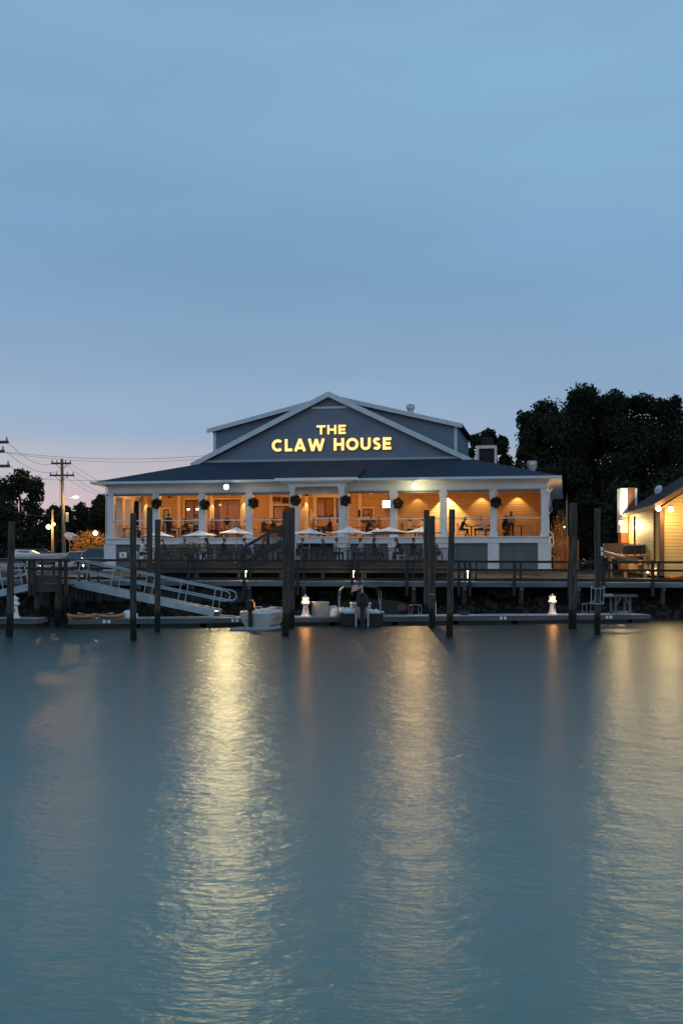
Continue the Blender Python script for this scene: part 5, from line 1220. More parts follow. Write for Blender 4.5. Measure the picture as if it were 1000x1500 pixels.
mb = MB(); nX, nZ = 12, 9; wF, hF = 16*s_, 9.5*s_
vv = []
for j in range(nZ+1):
    for i in range(nX+1):
        q = i/nX; vv.append((-.02-wF*q, .05*math.sin(q*7+j*.3)*q, hF*(j/nZ)-.10*q*q-.12*q+.03*math.sin(q*9)))
ff = []; 
for j in range(nZ):
    for i in range(nX): ff.append((j*(nX+1)+i, j*(nX+1)+i+1, (j+1)*(nX+1)+i+1, (j+1)*(nX+1)+i))
mb.v = vv; mb.f = ff; mb.m = [2 if (k // nX >= 4 and k % nX < 5) else (k // nX) % 2 for k in range(len(ff))]
o_ = len(vv); mb.v = vv+[(x, y+.006, z) for x, y, z in vv]; mb.f = ff+[tuple(i+o_ for i in f[::-1]) for f in ff]; mb.m = mb.m+mb.m
M['flagred'] = mat('flag_red', (.42,.04,.05), .8, .15, 6); M['flagwhite'] = mat('flag_white', (.70,.72,.74), .8, .05, 6); M['flagblue'] = mat('flag_blue', (.03,.06,.20), .8, .15, 6)
mb.build('cloth', ['flagred','flagwhite','flagblue'], fl)
mb = MB(); mb.rod((0,0,-.25), (0,0,hF+.1), .012, n=5); mb.build('flag_staff', 'galv', fl)
# mooring ropes
def rope(label, a, b, sag, r_=.014, m='wire', name='mooring_rope', cat='rope', n=10, group=None):
    a, b = Vector(a), Vector(b); pts = [a.lerp(b, k/n)-Vector((0,0,sag*4*(k/n)*(1-k/n))) for k in range(n+1)]
    mb = MB(); mb.tube(pts, r_, 5); return tag(mb.build(name, m), label, cat, group)
rope('pale rope from the grey skiff to the twin pilings', (Xp(404,54.2),54.2,.55), (Xp(424,54.2),54.2,.42), .05, m='reed')
rope('pale rope looped round the shorter piling of the right pair', (Xp(627.5,54.7),54.7,Zp(869.5,54.7)), (Xp(637.5,54.7),54.7,Zp(871,54.7)), .02, m='galv')

# ------------------------------------------------------------------ trees
def tree(name, label, px, D, py_top, wpx, py_low, n, size, seed, m='leaf', lobes=26, gap=.0, trunk=True, gz_=2.6, depth=.75, hole=.0, flat=1.0, group=None):
    g = random.Random(seed); x = Xp(px, D); zt = Zp(py_top, D); zl = Zp(py_low, D); w_ = wpx/2/F*D; hc = (zt-zl)/2; zc = (zt+zl)/2
    t = thing(name, label, 'tree', (x, D, gz_), 0, group); blobs = []
    for k in range(lobes):
        a = g.uniform(0, 2*math.pi); e = g.uniform(-.75, 1); q = math.sqrt(max(0, 1-e*e))*g.uniform(.75,1)
        lr = g.uniform(.13, .24) if hole else g.uniform(.20, .34)
        blobs.append((w_*(1-lr*.9)*q*math.cos(a), w_*depth*(1-lr)*q*math.sin(a), zc-gz_+hc*(1-lr)*e, w_*lr*1.15, w_*lr, hc*lr*flat*1.05))
    if not hole: blobs.append((0,0,zc-gz_,w_*.62,w_*.5,hc*.62))
    leaf_mesh('crown', blobs, n, size, m, t, seed, .2, .45)
    mb = MB(); rt = w_*.07+.12; zc_ = zc-gz_
    mb.tube([(0,0,-.3),(0,0,zc_*.25),(rt*.4,0,zc_*.6),(0,0,zc_*1.15)], [rt*1.3, rt, rt*.75, rt*.3], 9)
    for k in range(7):
        a = g.uniform(0, 6.28); z_ = zc_*g.uniform(.4,.85); l_ = w_*g.uniform(.5,.85)
        mb.tube([(0,0,z_), (l_*.5*math.cos(a), l_*.4*math.sin(a), z_+hc*.25), (l_*math.cos(a), l_*.7*math.sin(a), z_+hc*.7)], [rt*.5, rt*.32, rt*.08], 6)
    mb.build('trunk', 'bark', t)
    return t
# great oak, with its lobes laid out as in its outline
def oak():
    D = 112; x = Xp(885, D); t = thing('oak_tree', 'huge dark spreading oak filling the right background', 'tree', (x, D, 2.6)); g = random.Random(5); blobs = []
    s = D/F
    L = [(775,612,24),(778,640,20),(800,590,26),(830,588,30),(850,580,24),(880,585,28),(905,582,24),(935,585,26),(960,592,26),(985,600,24),(1015,610,24),(800,625,34),(840,630,45),(890,630,50),(940,635,48),(985,645,40),(1015,660,30),
         (785,665,24),(800,690,28),(830,680,42),(875,690,48),(925,690,46),(965,690,34),(770,645,14),(766,598,12),(790,716,20),(815,722,26),(850,728,34),(895,730,36),(940,725,34),(1005,690,26),(762,655,10),(772,676,12),(985,580,14)]
    for px, py, r in L:
        r *= .93
        for k in range(5):
            rr = r*g.uniform(.45,.90)*s; blobs.append((Xp(px, D)-x+g.uniform(-1,1)*r*.45*s, g.uniform(-1,1)*(4.5 if r > 25 else 1.5), Zp(py+10, D)-2.6+g.uniform(-1,1)*r*.45*s, rr, rr, rr*.85))
    for px, py, r in ((800,640,38),(850,620,40),(900,615,42),(945,620,40),(990,640,40),(840,670,46),(900,670,52),(960,680,42),(870,720,50),(930,725,44)): blobs.append((Xp(px, D)-x, 1.5, Zp(py+6, D)-2.6, r*s, 3.5, r*s*.9))
    leaf_mesh('crown', blobs, 130000, .22, 'leaf', t, 21, .2, .35)
    mb = MB(); mb.tube([(0,0,-.3),(.1,0,2),(0,0,4.5),(.4,0,7)], [.95,.7,.62,.4], 12)
    for a, l_, z_ in ((.2,6,4),(2.9,6,4.2),(1.4,4,4.6),(4.5,4,4.4),(2.5,3.6,5.5),(.6,4.4,5.6)):
        mb.tube([(0,0,z_), (l_*.5*math.cos(a), l_*.4*math.sin(a), z_+2.4), (l_*math.cos(a), l_*.7*math.sin(a), z_+5.5)], [.45,.28,.08], 8)
    mb.build('trunk', 'bark', t)
oak()
tree('pine_tree', 'dark tree rising behind the restaurant roof left of the exhaust housing', 712, 132, 628, 92, 715, 7500, .26, 31, 'leaf2', 18, hole=1)
tree('small_tree', 'thin dark branchy tree between the roof vent and the great oak', 748, 128, 655, 36, 735, 1300, .24, 32, 'leaf2', 8, hole=1)
tree('tall_tree', 'tall dark tree with see-through crown at the left edge', 30, 132, 686, 94, 800, 8000, .26, 41, 'leaf', 44, hole=1)
tree('tall_tree', 'dark round tree half cut by the left frame edge', -12, 120, 715, 80, 815, 9000, .28, 42, 'leaf')
tree('low_tree', 'low dark tree behind the utility pole base', 88, 150, 737, 60, 822, 9000, .30, 43, 'leaf')
tree('low_tree', 'dark tree below the yellow street lamp', 124, 145, 734, 60, 822, 9000, .30, 44, 'leaf')
tree('low_tree', 'dark tree touching the left corner of the restaurant', 150, 118, 722, 52, 812, 9000, .26, 45, 'leaf')
tree('low_tree', 'broad dark tree behind the orange lamp post', 58, 118, 765, 90, 826, 9000, .28, 46, 'leaf')
tree('low_tree', 'dark tree behind the wooden gate right of the restaurant', 825, 104, 735, 60, 836, 9000, .24, 47, 'leaf')
tree('low_tree', 'dark tree behind the thick right piling', 862, 98, 728, 74, 836, 9000, .26, 48, 'leaf')
tree('low_tree', 'dark tree above the chimney of the yellow house', 915, 104, 698, 84, 830, 5000, .42, 49, 'leaf')
tree('low_tree', 'dark tree above the yellow house roof at the right edge', 985, 106, 680, 96, 800, 5200, .42, 50, 'leaf')
tree('low_tree', 'dark tree seen through the left end of the porch', 200, 122, 728, 90, 815, 9000, .28, 52, 'leaf')
# distant woodland that closes the horizon
g = random.Random(3); blobs = [(x+g.uniform(-4,4), 190+g.uniform(-12,12), 4+g.uniform(-1,2.0), g.uniform(6,9), 6, g.uniform(4,6.5)) for x in range(-150,151,7)]
tag(leaf_mesh('woodland', blobs, 26000, 1.1, 'leaf2', seed=77, shell=.6), 'far dark woodland closing the horizon', 'woodland', kind='stuff')
blobs = [(x+rnd.uniform(-2,2), 128+rnd.uniform(-6,6), 2.2+rnd.uniform(-.5,.8), rnd.uniform(3,5), 3, rnd.uniform(2.0,3.4)) for x in range(-100,101,4)]
tag(leaf_mesh('hedgerow', blobs, 24000, .5, 'leaf', seed=78, shell=.55), 'dark hedgerow and underbrush behind the houses and cars', 'underbrush', kind='stuff')
# lamp-lit willow at the left, twiggy shrubs right of the restaurant
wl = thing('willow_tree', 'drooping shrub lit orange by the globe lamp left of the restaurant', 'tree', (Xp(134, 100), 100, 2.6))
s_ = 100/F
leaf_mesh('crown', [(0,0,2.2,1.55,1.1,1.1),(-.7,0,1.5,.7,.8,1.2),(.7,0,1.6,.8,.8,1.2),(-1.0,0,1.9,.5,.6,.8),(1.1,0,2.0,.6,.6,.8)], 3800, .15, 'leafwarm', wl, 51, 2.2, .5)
mb = MB(); mb.tube([(0,0,-.2),(.05,0,1),(0,0,2.2)], [.12,.10,.05], 7); mb.build('trunk', 'bark', wl)
def twiggy(label, px, D, hpx, wpx, seed, m='reed', n=60):
    g = random.Random(seed); t = thing('twiggy_shrub', label, 'shrub', (Xp(px, D), D, 2.55)); mb = MB(); h_ = hpx/F*D; w_ = wpx/F*D/2
    for k in range(n):
        a = g.uniform(0, 6.28); x0 = .3*g.uniform(-1,1)*w_; top = (w_*g.uniform(-1,1), w_*.6*g.uniform(-1,1), h_*g.uniform(.55,1))
        mb.tube([(x0,0,0),((x0+top[0])*.5+.1*g.uniform(-1,1), top[1]*.4, top[2]*.55), top], [.03,.02,.008], 4)
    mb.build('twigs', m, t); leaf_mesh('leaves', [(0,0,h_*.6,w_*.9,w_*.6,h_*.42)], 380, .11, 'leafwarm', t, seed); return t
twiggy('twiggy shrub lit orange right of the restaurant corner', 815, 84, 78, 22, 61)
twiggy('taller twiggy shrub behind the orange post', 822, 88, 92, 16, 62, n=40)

# ------------------------------------------------------------------ utility poles, street lamps, wires
def upole(label, px, D, py_top, arms, rpx=3.2, m='polewood', lean=0):
    x = Xp(px, D); zt = Zp(py_top, D); t = thing('utility_pole', label, 'utility pole', (x, D, 2.6), 0); s = D/F; h_ = zt-2.6
    mb = MB(); mb.tube([(lean*s,0,-.3),(lean*s*.5,0,h_*.5),(0,0,h_)], [rpx*s,rpx*s*.85,rpx*s*.62], 9); mb.build('shaft', m, t)
    for py, w0, w1 in arms:
        z = Zp(py, D)-2.6; mb = MB(); mb.bar((w0*s,-.12,z), (w1*s,-.12,z), .13, .16)
        for sx in (-1, 1): mb.bar((sx*.55*abs(w0)*s, -.12, z-.08), (0,-.16,z-.55), .04, .04)
        ca = mb.build('crossarm', 'steel', t)
        mb = MB()
        for q in (.04,.28,.72,.96): mb.lathe([(.05,.08),(.07,.14),(.04,.20),(.06,.26),(.02,.30)], 8, (w0*s+(w1-w0)*s*q, -.12, z))
        mb.build('insulator', 'boxgrey', ca)
    return t, x, zt
u1, ux, uz = upole('tall utility pole with two crossarms at the left', 91, 108, 672, [(679,-15,14),(696.5,-17.5,18.5)], lean=4)
mb = MB(); mb.lathe([(.16,-.4),(.17,.35),(.12,.42)], 10, (7*.06,0,Zp(758,108)-2.6)); mb.build('transformer', 'galv', u1)
mb = MB(); mb.tube([(.1,0,Zp(730,108)-2.6),(.8,-.2,Zp(728.5,108)-2.6),(1.15,-.3,Zp(728.5,108)-2.6)], .035, 6); mb.build('lamp_arm', 'galv', u1)
mb = MB(); mb.ball((1.3,-.35,Zp(728.5,108)-2.6), (.28,.16,.09), 10, 6); mb.build('lamp_head', emis('street_lamp_head', (1,.78,.30), 6), u1)
lamp('POINT', 'street_lamp_light', (ux+1.3, 107.4, Zp(731,108)), 420, (1,.62,.22), .2)
upole('utility pole just outside the left frame with crossarms reaching in', -22, 70, 636, [(648,-30,36),(661.5,-30,30),(683,-30,38)])
sl, sx_, sz_ = upole('lamp lit service pole with twin orange lights at the left', 77.5, 98, 746, [], 2.4)
mb = MB(); mb.bar((-.35,-.1,Zp(771,98)-2.6), (.12,-.1,Zp(768,98)-2.6), .05, .05); mb.build('lamp_arm', 'galv', sl)
bulb(.20, (1,.55,.16), 7, 'lamp', sl, (-.28,-.2,Zp(772,98)-2.6)); bulb(.13, (1,.55,.16), 6, 'lamp', sl, (.14,-.2,Zp(768,98)-2.6))
lamp('POINT', 'service_pole_light', (sx_-.2, 97.3, Zp(772,98)), 420, (1,.42,.10), .14)
gl = thing('globe_lamp', 'white globe lamp on a thin black post beside the lit willow', 'street lamp', (Xp(140, 97), 97, 2.6))
zg = Zp(781,97)-2.6
mb = MB(); mb.rod((0,0,0), (0,0,zg-.18), .05, .035, 8); mb.build('post', 'steel', gl)
mb = MB(); mb.lathe([(.05,-.24),(.12,-.20),(.12,-.16)], 10, (0,0,zg)); mb.build('collar', 'steel', gl)
bulb(.19, (1,.86,.55), 6, 'globe', gl, (0,0,zg), 12)
lamp('POINT', 'globe_lamp_light', (Xp(140,97), 96.6, Zp(780,97)), 230, (1,.55,.18), .18)
lamp('POINT', 'globe_lamp_light', (Xp(137,97), 98.3, Zp(784,97)), 90, (1,.50,.14), .18)
sm = thing('bollard_lamp', 'small white lamp by the parked cars at the left', 'lamp', (Xp(123.5, 74), 74, ground_z(74)))
mb = MB(); mb.rod((0,0,0), (0,0,Zp(829,74)-ground_z(74)-.08), .03, n=7); mb.build('post', 'galv', sm); bulb(.085, (1,.92,.75), 12, 'globe', sm, (0,0,Zp(828.5,74)-ground_z(74)))
lamp('POINT', 'bollard_glow', (Xp(123.5,74), 73.8, Zp(828,74)), 22, (1,.82,.5), .08)
WG = 'overhead cables at the left'
def wp(px, py, D): return P(px, py, D)
rope('thin cable from the outer pole to the top crossarm left end', wp(14,650,70), wp(77,679,108), .5, .012, name='overhead_cable', cat='cable', group=WG)
rope('thin cable from the outer pole to the top crossarm right end', wp(10,662,70), wp(104,679,108), 1.0, .012, name='overhead_cable', cat='cable', group=WG)
rope('thin cable from the outer pole to the lower crossarm', wp(16,683,70), wp(75,696,108), .6, .012, name='overhead_cable', cat='cable', group=WG)
rope('upper of the two long cables crossing the sky above the roof eave', wp(-10,660,100), wp(305,667,112), .5, .015, name='overhead_cable', cat='cable', group='long cables left of the gable', n=24)
rope('lower of the two long cables crossing the sky above the roof eave', wp(-10,661,100), wp(305,671,112), .6, .012, name='overhead_cable', cat='cable', group='long cables left of the gable', n=24)
rope('long level cable ending at the lower roof', wp(-10,696,106), wp(215,701,112), .3, .013, name='overhead_cable', cat='cable', group=WG, n=16)
for k, (a, b, lab) in enumerate((((105,680),(206,723),'right end of the top crossarm'),((97,681),(190,724),'middle of the top crossarm'),((108,698),(176,725),'right end of the lower crossarm'),((96,698),(166,726),'middle of the lower crossarm'))):
    rope('cable sagging down to the restaurant from the '+lab, wp(*a,108), wp(*b,125), .5, .012, name='overhead_cable', cat='cable', group=WG)
rope('low sagging cable from the left edge to the utility pole shaft', wp(-5,739,108), wp(90,754,108), .45, .03, name='overhead_cable', cat='cable', group=WG)
rope('slanting guy wire beside the service pole', wp(86,748,104), wp(80,822,104), .0, .025, name='guy_wire', cat='cable')
rope('vertical guy wire just left of the utility pole', wp(88.5,697,107), wp(88,752,107), .0, .015, name='guy_wire', cat='cable')

# ------------------------------------------------------------------ vehicles
def car(name, label, loc, rz, body, L_=4.6, Wd=1.8, Hh=1.45, suv=False):
    t = thing(name, label, 'car', loc, rz); hl = L_/2
    if suv: prof = [(-hl,.35),(-hl,1.0),(-hl+.12,1.15),(hl-1.2,1.10),(hl-.15,.95),(hl,.75),(hl,.35)]; cab = [(-hl+.08,1.12),(-hl+.35,Hh-.04),(-hl+.7,Hh),(hl-2.2,Hh),(hl-1.9,Hh-.05),(hl-1.05,1.10)]
    else: prof = [(-hl,.35),(-hl,.80),(-hl+.15,.95),(hl-1.2,.92),(hl-.15,.75),(hl,.60),(hl,.35)]; cab = [(-hl+.35,.94),(-hl+1.15,Hh-.04),(-hl+1.5,Hh),(hl-2.1,Hh-.02),(hl-1.8,Hh-.06),(hl-1.0,.92)]
    mb = MB(); n = len(prof)
    mb.loft([[(x*.985,-Wd/2,z+.02*(z > .5)-.02) for x, z in prof], [(x,-Wd/2+.06,z) for x, z in prof], [(x,Wd/2-.06,z) for x, z in prof], [(x*.985,Wd/2,z-.02) for x, z in prof]])
    mb.build('body', body, t)
    mb = MB(); cc = [(x, z-.012) for x, z in cab]
    mb.loft([[(x,-Wd/2+.06+.22*max(0,(z-.95))/.5,z) for x, z in cc], [(x,Wd/2-.06-.22*max(0,(z-.95))/.5,z) for x, z in cc]]); mb.build('windows', 'carglass', t)
    mb = MB(); top = [p for p in cab if p[1] > Hh-.09]; xa_, xb_ = min(p[0] for p in top), max(p[0] for p in top)
    mb.loft([[(xa_,-Wd/2+.26,Hh-.05),(xb_,-Wd/2+.26,Hh-.05),(xb_,Wd/2-.26,Hh-.05),(xa_,Wd/2-.26,Hh-.05)],[(xa_+.1,-Wd/2+.30,Hh+.02),(xb_-.1,-Wd/2+.30,Hh+.02),(xb_-.1,Wd/2-.30,Hh+.02),(xa_+.1,Wd/2-.30,Hh+.02)]])
    for sy in (-1, 1):
        for a, b in zip(cab, cab[1:]):
            if abs(a[1]-b[1]) > .1 or a[1] > Hh-.1:
                f_ = lambda p: (p[0], sy*(Wd/2-.05-.22*max(0,(p[1]-.95))/.5), p[1])
                mb.bar(f_(a), f_(b), .05, .06)
    mb.build('roof_panel', body, t)
    for sx in (-1, 1):
        for sy in (-1, 1):
            x = sx*(hl-.85); mb = MB(); mb.rod((x, sy*(Wd/2-.2), .33), (x, sy*(Wd/2+.01), .33), .33, n=18); wh = mb.build('wheel', 'black', t)
            mb = MB(); mb.rod((x, sy*(Wd/2+.0), .33), (x, sy*(Wd/2+.02), .33), .20, n=14); mb.build('rim', 'galv', wh)
    for sy in (-1, 1):
        mb = MB(); mb.bbox(hl-.10, hl+.01, sy*(Wd/2-.28)-.16, sy*(Wd/2-.28)+.16, .58, .70, .02); mb.build('headlight', 'white2', t)
        mb = MB(); mb.bbox(-hl-.01, -hl+.06, sy*(Wd/2-.18)-.10, sy*(Wd/2-.18)+.10, .66, .88, .02); mb.build('taillight', 'rust', t)
    mb = MB(); mb.box(hl-.02, hl+.015, -.45, .45, .42, .56); mb.build('grille', 'black', t)
    return t
car('parked_suv', 'blue grey van parked nose-on beside the left corner of the restaurant', (Xp(140,92), 92, 2.5), R(-80), 'carblue', 4.7, 1.9, 1.80, True)
car('parked_car', 'pale car parked left of the blue grey van', (Xp(117,93), 93, 2.5), R(-112), 'carwhite', 4.5, 1.8, 1.55)
car('parked_suv', 'dark vehicle parked behind the white boat', (Xp(60,92), 92, 2.5), R(8), 'cardark', 4.7, 1.85, 1.72, True)
car('parked_car', 'silver car parked below the white boat at the far left', (Xp(24,84), 84, 2.15), R(-4), 'carsilver', 4.6, 1.8, 1.25)
bo = thing('trailer_boat', 'white motorboat on a trailer at the left edge above the silver car', 'boat', (Xp(22, 88.0), 88, 2.5), R(-90))
mb = MB(); mb.loft(hull_loft(3.8, 1.9, .62, 1.28, bowlift=.10)); mb.build('hull', 'hullwhite', bo); 
mb = MB(); mb.loft([[(-.6,-.2,1.25),(.6,-.2,1.25),(.55,1.9,1.25),(-.55,1.9,1.25)],[(-.5,.1,1.60),(.5,.1,1.60),(.42,1.2,1.58),(-.42,1.2,1.58)]]); mb.build('cabin', 'hullwhite', bo)
mb = MB(); mb.box(-.515,.515,.28,1.15,1.36,1.50); mb.build('window', 'carglass', bo)
mb = MB(); mb.box(-.7,-.62,-.2,5,.45,.53); mb.box(.62,.7,-.2,5,.45,.53); mb.box(-.7,.7,1.2,1.3,.45,.55); tr_ = mb.build('trailer_frame', 'galv', bo)
for sx in (-1,1): mb = MB(); mb.rod((sx*.75,1.3,.3),(sx*.95,1.3,.3),.3,n=16); mb.build('wheel','black',tr_)
# fallen-sail shaped canopy and service box at left
cp = thing('canopy_tent', 'small pale blue pitched canopy in front of the dark trees', 'canopy', (Xp(106.5,102),102,2.6))
s_ = 102/F; z_ = lambda py: Zp(py,102)-2.6
mb = MB(); mb.loft([[(-8*s_,-1.2,z_(784)),(-4*s_,-1.2,z_(780)),(5.5*s_,-1.2,z_(785)),(3*s_,-1.2,z_(792)),(-3*s_,-1.2,z_(791))],[(-8*s_,1.2,z_(784)),(-4*s_,1.2,z_(780)),(5.5*s_,1.2,z_(785)),(3*s_,1.2,z_(792)),(-3*s_,1.2,z_(791))]]); mb.build('fabric', 'umb', cp)
for x in (-4*s_, 3*s_): mb = MB(); mb.rod((x,0,0),(x,0,z_(789)),.03,n=6); mb.build('pole','galv',cp)
# ------------------------------------------------------------------ right-hand side: gate, post, yellow house, ramp, bins
gt = thing('wooden_gate', 'brown vertical board gate right of the restaurant', 'gate', (Xp(821, 84), 84, 2.4), -TH)
s_ = 84/F; mb = MB()
for k in range(7): mb.box(-9*s_+k*.118, -9*s_+k*.118+.108, -.02, .02, .1, Zp(787,84)-2.4-.03*(k % 2))
mb.build('boards', 'fence', gt)
for x in (-9*s_-.07, 9*s_+.02): mb = MB(); mb.box(x-.06, x+.06, -.08, .05, 0, Zp(786,84)-2.4+.02); mb.build('gate_post', 'fence', gt)
mb = MB(); mb.box(-9*s_, 9*s_, .02, .06, .5, .62); mb.box(-9*s_, 9*s_, .02, .06, 1.6, 1.72); mb.build('gate_rail', 'fence', gt)
gt2 = thing('wooden_fence', 'short dark fence panel between the gate and the thick right piling', 'fence', (Xp(836, 85), 85, 2.4), -TH)
mb = MB()
for k in range(8): mb.box(-.40+k*.11, -.40+k*.11+.10, -.02, .02, .1, 1.9)
mb.build('boards', 'rail', gt2); mb = MB(); mb.box(.44,.52,-.05,.05,0,2.3); mb.build('fence_post','fence',gt2)
op = thing('timber_post', 'tall thin orange lit post between restaurant and thick piling', 'post', (Xp(829.5, 86), 86, 2.4))
mb = MB(); mb.rod((0,0,0),(0,0,Zp(733,86)-2.4),.09,.07,8); mb.build('shaft','polewood',op); mb = MB(); mb.lathe([(.10,0),(.04,.2),(.05,.35),(.01,.5)],8,(0,0,Zp(733,86)-2.4)); mb.build('cap','bark',op)
lamp('POINT', 'gate_light', (Xp(826,82.5), 82.2, Zp(770,82)), 55, (1,.42,.12), .1)
gtl = thing('garden_lamp', 'small warm garden lamp hidden among the twiggy shrubs', 'lamp', (Xp(826,82.6), 82.6, Zp(772,82.6)))
bulb(.05, (1,.6,.25), 5, 'globe', gtl); mb = MB(); mb.rod((0,0,-.05),(0,0,-(Zp(772,82.6)-2.5)),.02,n=6); mb.build('post','steel',gtl)

hz0 = 2.6; yh = thing('yellow_house', 'yellow clapboard house lit by floodlights at the right edge', 'house', (0,0,hz0))
N_ = Vector((Xp(969,68), 68, 0)); Fr = Vector((Xp(915.5,82), 82, 0)); ez_n = Zp(742,68)-hz0; 
dd = (N_-Fr).normalized(); nn = Vector((dd.y,-dd.x,0)); nn = nn if nn.x > 0 else -nn      # into the house (right)
ez_f = Zp(757,82)-hz0; ezm = (ez_n+ez_f)/2
WH = 9.0
G0 = N_+nn*WH; G1 = Fr+nn*WH
def quadwall(mb, a, b, z0_, z1a, z1b, th, out):
    o_ = out*th; mb.loft([[a+Vector((0,0,z0_)), b+Vector((0,0,z0_)), b+Vector((0,0,z1b)), a+Vector((0,0,z1a))], [a+o_+Vector((0,0,z0_)), b+o_+Vector((0,0,z0_)), b+o_+Vector((0,0,z1b)), a+o_+Vector((0,0,z1a))]])
mb = MB(); quadwall(mb, Fr, N_, -.3, ez_f, ez_n, .2, nn); mb.build('side_wall', 'yellow', yh)
apx = N_+nn*WH/2; rz2 = ez_n+2.9
mb = MB(); th_ = -dd*.2; base = [N_, G0]
poly = [N_+Vector((0,0,-.3)), G0+Vector((0,0,-.3)), G0+Vector((0,0,ez_n)), apx+Vector((0,0,rz2)), N_+Vector((0,0,ez_n))]
off = dd*.004
mb.loft([[p+off for p in poly], [p+off+th_ for p in poly]]); mb.build('gable_wall', 'yellow', yh)
mb = MB(); quadwall(mb, Fr, G1, -.3, ez_f, ez_f, .2, -dd*-1); quadwall(mb, G0, G1, -.3, ez_n, ez_f, .2, -nn); mb.build('rear_wall', 'yellow', yh)
mb = MB(); c_ = N_+dd*.03-nn*.03; mb.bar(c_+Vector((0,0,-.3)), c_+Vector((0,0,ez_n-.1)), .22, .22); mb.build('corner_board', 'brownpaint', yh)
for q in (.30, .84):
    c_ = Fr.lerp(N_, q)-nn*.05; mb = MB(); mb.rod(c_+Vector((0,0,.5)), c_+Vector((0,0,(ez_f+(ez_n-ez_f)*q)-.15)), .055, n=8); mb.build('conduit', 'brownpaint', yh)
ov = -nn*.45
mb = MB(); a0 = Fr-dd*.4+ov; a1 = N_+dd*.5+ov; r0_ = (Fr+nn*WH/2)-dd*.4; r1_ = apx+dd*.5; e0 = N_-N_
mb.loft([[a0+Vector((0,0,ez_f-.02)), a1+Vector((0,0,ez_n-.02)), r1_+Vector((0,0,rz2+.12)), r0_+Vector((0,0,ez_f+2.9+.12))], [a0+Vector((0,0,ez_f+.10)), a1+Vector((0,0,ez_n+.10)), r1_+Vector((0,0,rz2+.26)), r0_+Vector((0,0,ez_f+2.9+.26))]]); mb.build('roof', 'roofdark', yh)
mb = MB(); b0 = a0+nn*(WH+.9); b1 = a1+nn*(WH+.9)
mb.loft([[r0_+Vector((0,0,ez_f+2.9+.12)), r1_+Vector((0,0,rz2+.12)), b1+Vector((0,0,ez_n-.02)), b0+Vector((0,0,ez_f-.02))], [r0_+Vector((0,0,ez_f+2.9+.26)), r1_+Vector((0,0,rz2+.26)), b1+Vector((0,0,ez_n+.10)), b0+Vector((0,0,ez_f+.10))]]); mb.build('roof', 'roofdark', yh)
mb = MB(); mb.bar(a0+Vector((0,0,ez_f+.0)), a1+Vector((0,0,ez_n+.0)), .04, .22); mb.build('eave_board', 'ramp', yh)
mb = MB(); mb.bar(N_+dd*.52+ov+Vector((0,0,ez_n)), r1_+dd*.02+Vector((0,0,rz2+.14)), .04, .26); mb.build('rake_board', 'brownpaint', yh)
chx, chD = Xp(918,81.2), 81.2
mb = MB(); s_ = chD/F; mb.box(chx-11*s_, chx+11*s_, chD-.45, chD+.5, 0, Zp(715,chD)-hz0); chm = mb.build('chimney', 'brick', yh)
mb = MB(); mb.box(chx-11*s_-.05, chx-2*s_, chD-.5, chD-.452, 2.5, Zp(716,chD)-hz0); mb.box(chx-11*s_-.05, chx-11*s_-.003, chD-.45, chD+.55, 2.5, Zp(716,chD)-hz0); mb.box(chx+9*s_, chx+11*s_+.04, chD-.5, chD-.452, 2.5, Zp(716,chD)-hz0); mb.build('painted_glow_strips', 'white', chm)  # white strips paint the floodlight's glow onto the chimney
ds = thing('satellite_dish', 'grey satellite dish on the dark roof of the yellow house', 'satellite dish', P(964, 718.5, 71))
mb = MB(); mb.lathe([(.02,.0),(.18,.03),(.30,.09),(.30,.11),(.18,.05),(.02,.02)], 14); o = mb.build('dish', 'galv', ds); o.rotation_euler = (R(60), R(10), R(-35)); o.scale = (.75, 1, 1)
mb = MB(); mb.rod((0,.05,0),(.05,.15,-.75),.025,n=6); mb.rod((0,-.02,0),(-.28,-.25,.02),.012,n=5); mb.build('mast', 'steel', ds)
FL2 = (1.0, .60, .20)
def house_lamp(label, p, e, aim):
    t = thing('wall_floodlight', label, 'floodlight', p, 0, 'floodlights on the yellow house')
    bulb(.15, (1,.90,.62), 8, 'lamp', t, (0,-.1,0)); mb = MB(); mb.lathe([(.09,.10),(.12,.16),(.05,.20)], 10); mb.build('housing', 'steel', t)
    lamp('POINT', 'wall_flood_glow', p+Vector((0,-.35,-.1)), e, FL2, .12)
house_lamp('dazzling floodlight at the far eave end of the yellow house', P(908.5, 766, 79.6), 600, None)
house_lamp('dazzling floodlight on the near corner eave of the yellow house', P(963, 745, 67.6), 150, None)
house_lamp('dazzling floodlight on the gable wall of the yellow house', P(981, 746, 67.0), 220, None)
lamp('SPOT', 'river_beam', P(980, 746, 66.5), 650, FLOODC, .14, Vector((17.5, 40, 1.0)), 110, .6)
lamp('SPOT', 'added_chimney_wash', P(905, 764, 79.4), 900, (1,.80,.5), .1, P(911, 728, 80.9), 60, .6)  # extra upward spot added beside the floodlight to brighten the chimney
lamp('SPOT', 'river_beam', P(908.5, 766, 79.2), 520, FLOODC, .14, Vector((17, 40, 1.0)), 90, .6)
# downpipe at the far end
dp_ = MB(); dp_.box(Xp(912,81.4)-.02, Xp(915,81.4)+.04, 81.3, 81.4, .6, ez_f-.3); dp_.build('downpipe', 'white', yh)
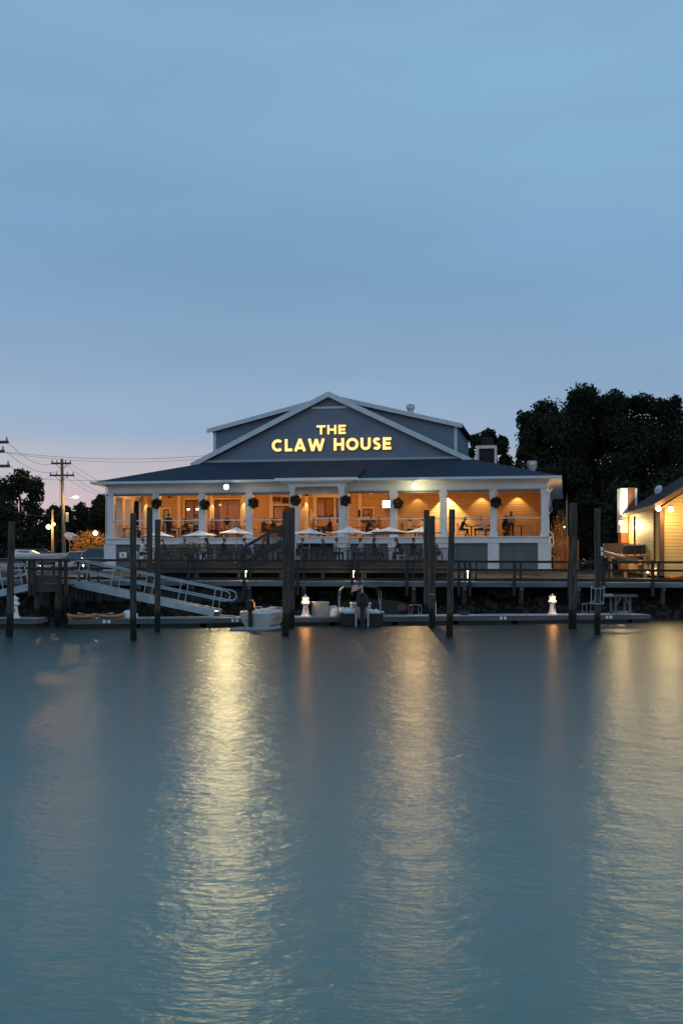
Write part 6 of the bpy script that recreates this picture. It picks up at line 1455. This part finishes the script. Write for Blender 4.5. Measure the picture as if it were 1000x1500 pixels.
# bins / covered units by the house
def bin_(label, px0, px1, py0, py1, D):
    a, b = Xp(px0,D), Xp(px1,D); z0_, z1_ = Zp(py1,D), Zp(py0,D); t = thing('covered_unit', label, 'storage bin', ((a+b)/2, D, z0_)); w_ = (b-a)/2
    mb = MB(); mb.bbox(-w_, w_, -.5, .5, 0, z1_-z0_-.09, .06); mb.build('bin_body', 'cardark', t)
    mb = MB(); mb.bbox(-w_-.02, w_+.02, -.54, .54, z1_-z0_-.088, z1_-z0_, .04); mb.build('lid', 'boxgrey', t)
bin_('dark storage bin against the yellow wall, left one', 914, 937, 798, 812, 74.5)
bin_('dark storage bin against the yellow wall, right one', 936.5, 960, 797.5, 812, 74.3)
# side deck and ramps in reddish timber
rd = thing('side_deck', 'reddish timber deck and ramps below the yellow house', 'deck', (0,0,0))
def bd(name, a, b, w_, h_, m='ramp'): mb = MB(); mb.bar(a, b, w_, h_); return mb.build(name, m, rd)
mb = MB(); mb.box(Xp(884,78), Xp(918,78), 77.5, 78.5, Zp(810,78), Zp(796,78)); mb.build('deck_box', 'ramp', rd)
mb = MB(); mb.box(Xp(905,73), Xp(1040,73), 73, 77, Zp(813.5,73)-.08, Zp(813.5,73)); mb.build('deck_boards', 'ramp', rd)
bd('ramp_edge', P(883,809,74), P(938,823,71.5), .5, .18); bd('ramp_edge', P(883,815,74), P(936,826,71.5), .3, .08)
bd('handrail', P(940,823,70.5), P(985,817,70.5), .12, .14); bd('handrail', P(985,817,70.5), P(1030,803,70.5), .12, .14)
bd('handrail', P(937,813,72), P(968,811,72), .12, .10)
mb = MB()
for k in range(34):
    px = 942+k*2.6; py = 823-(px-940)*.133 if px < 985 else 817-(px-985)*.31; a_ = P(px, py, 70.55); mb.box(a_.x-.02, a_.x+.02, 70.53, 70.57, Zp(826,70.55), a_.z-.05)
mb.build('balusters', 'ramp', rd)
for px in (893, 915, 944, 962, 985, 1005): mb = MB(); x = Xp(px,72.5); mb.box(x-.09, x+.09, 72.4, 72.6, 2.0, Zp(815,72.5)); mb.build('deck_post', 'ramp', rd)
mb = MB()
for k in range(3): mb.bar(P(972, 830+k*7, 72.2), P(1030, 829+k*7, 72.2), .05, .16)
mb.build('lattice_board', 'ramp', rd)
lamp('POINT', 'under_deck_light', P(948, 835, 71.2), 34, (1,.75,.4), .1)
ul = thing('under_deck_lamp', 'small bright lamp under the reddish side deck', 'lamp', P(948, 838, 71.6)); bulb(.06, (1,.85,.55), 12, 'globe', ul)
mb = MB(); mb.rod((0,.02,.05),(0,.02,.4),.02,n=6); mb.build('bracket','steel',ul)
lamp('POINT', 'under_deck_light', P(988, 838, 71.8), 16, (1,.5,.18), .1)
# notice board behind the ringed piling
nb = thing('notice_board', 'dark notice board with two pale blue panels beside the ringed piling', 'sign', (Xp(880.5,65.6), 65.6, 2.02))
z_ = lambda py: Zp(py,65.6)-2.02
mb = MB(); mb.box(-.13,.13,-.02,.03,z_(820),z_(800)); mb.box(-.03,.03,-.0,.028,0,z_(820)); mb.build('board','black',nb)
for a, b in ((807,801.5),(814,808.5)): mb = MB(); mb.box(-.08,.08,-.028,-.021,z_(a),z_(b)); mb.build('notice','hullwhite',nb)
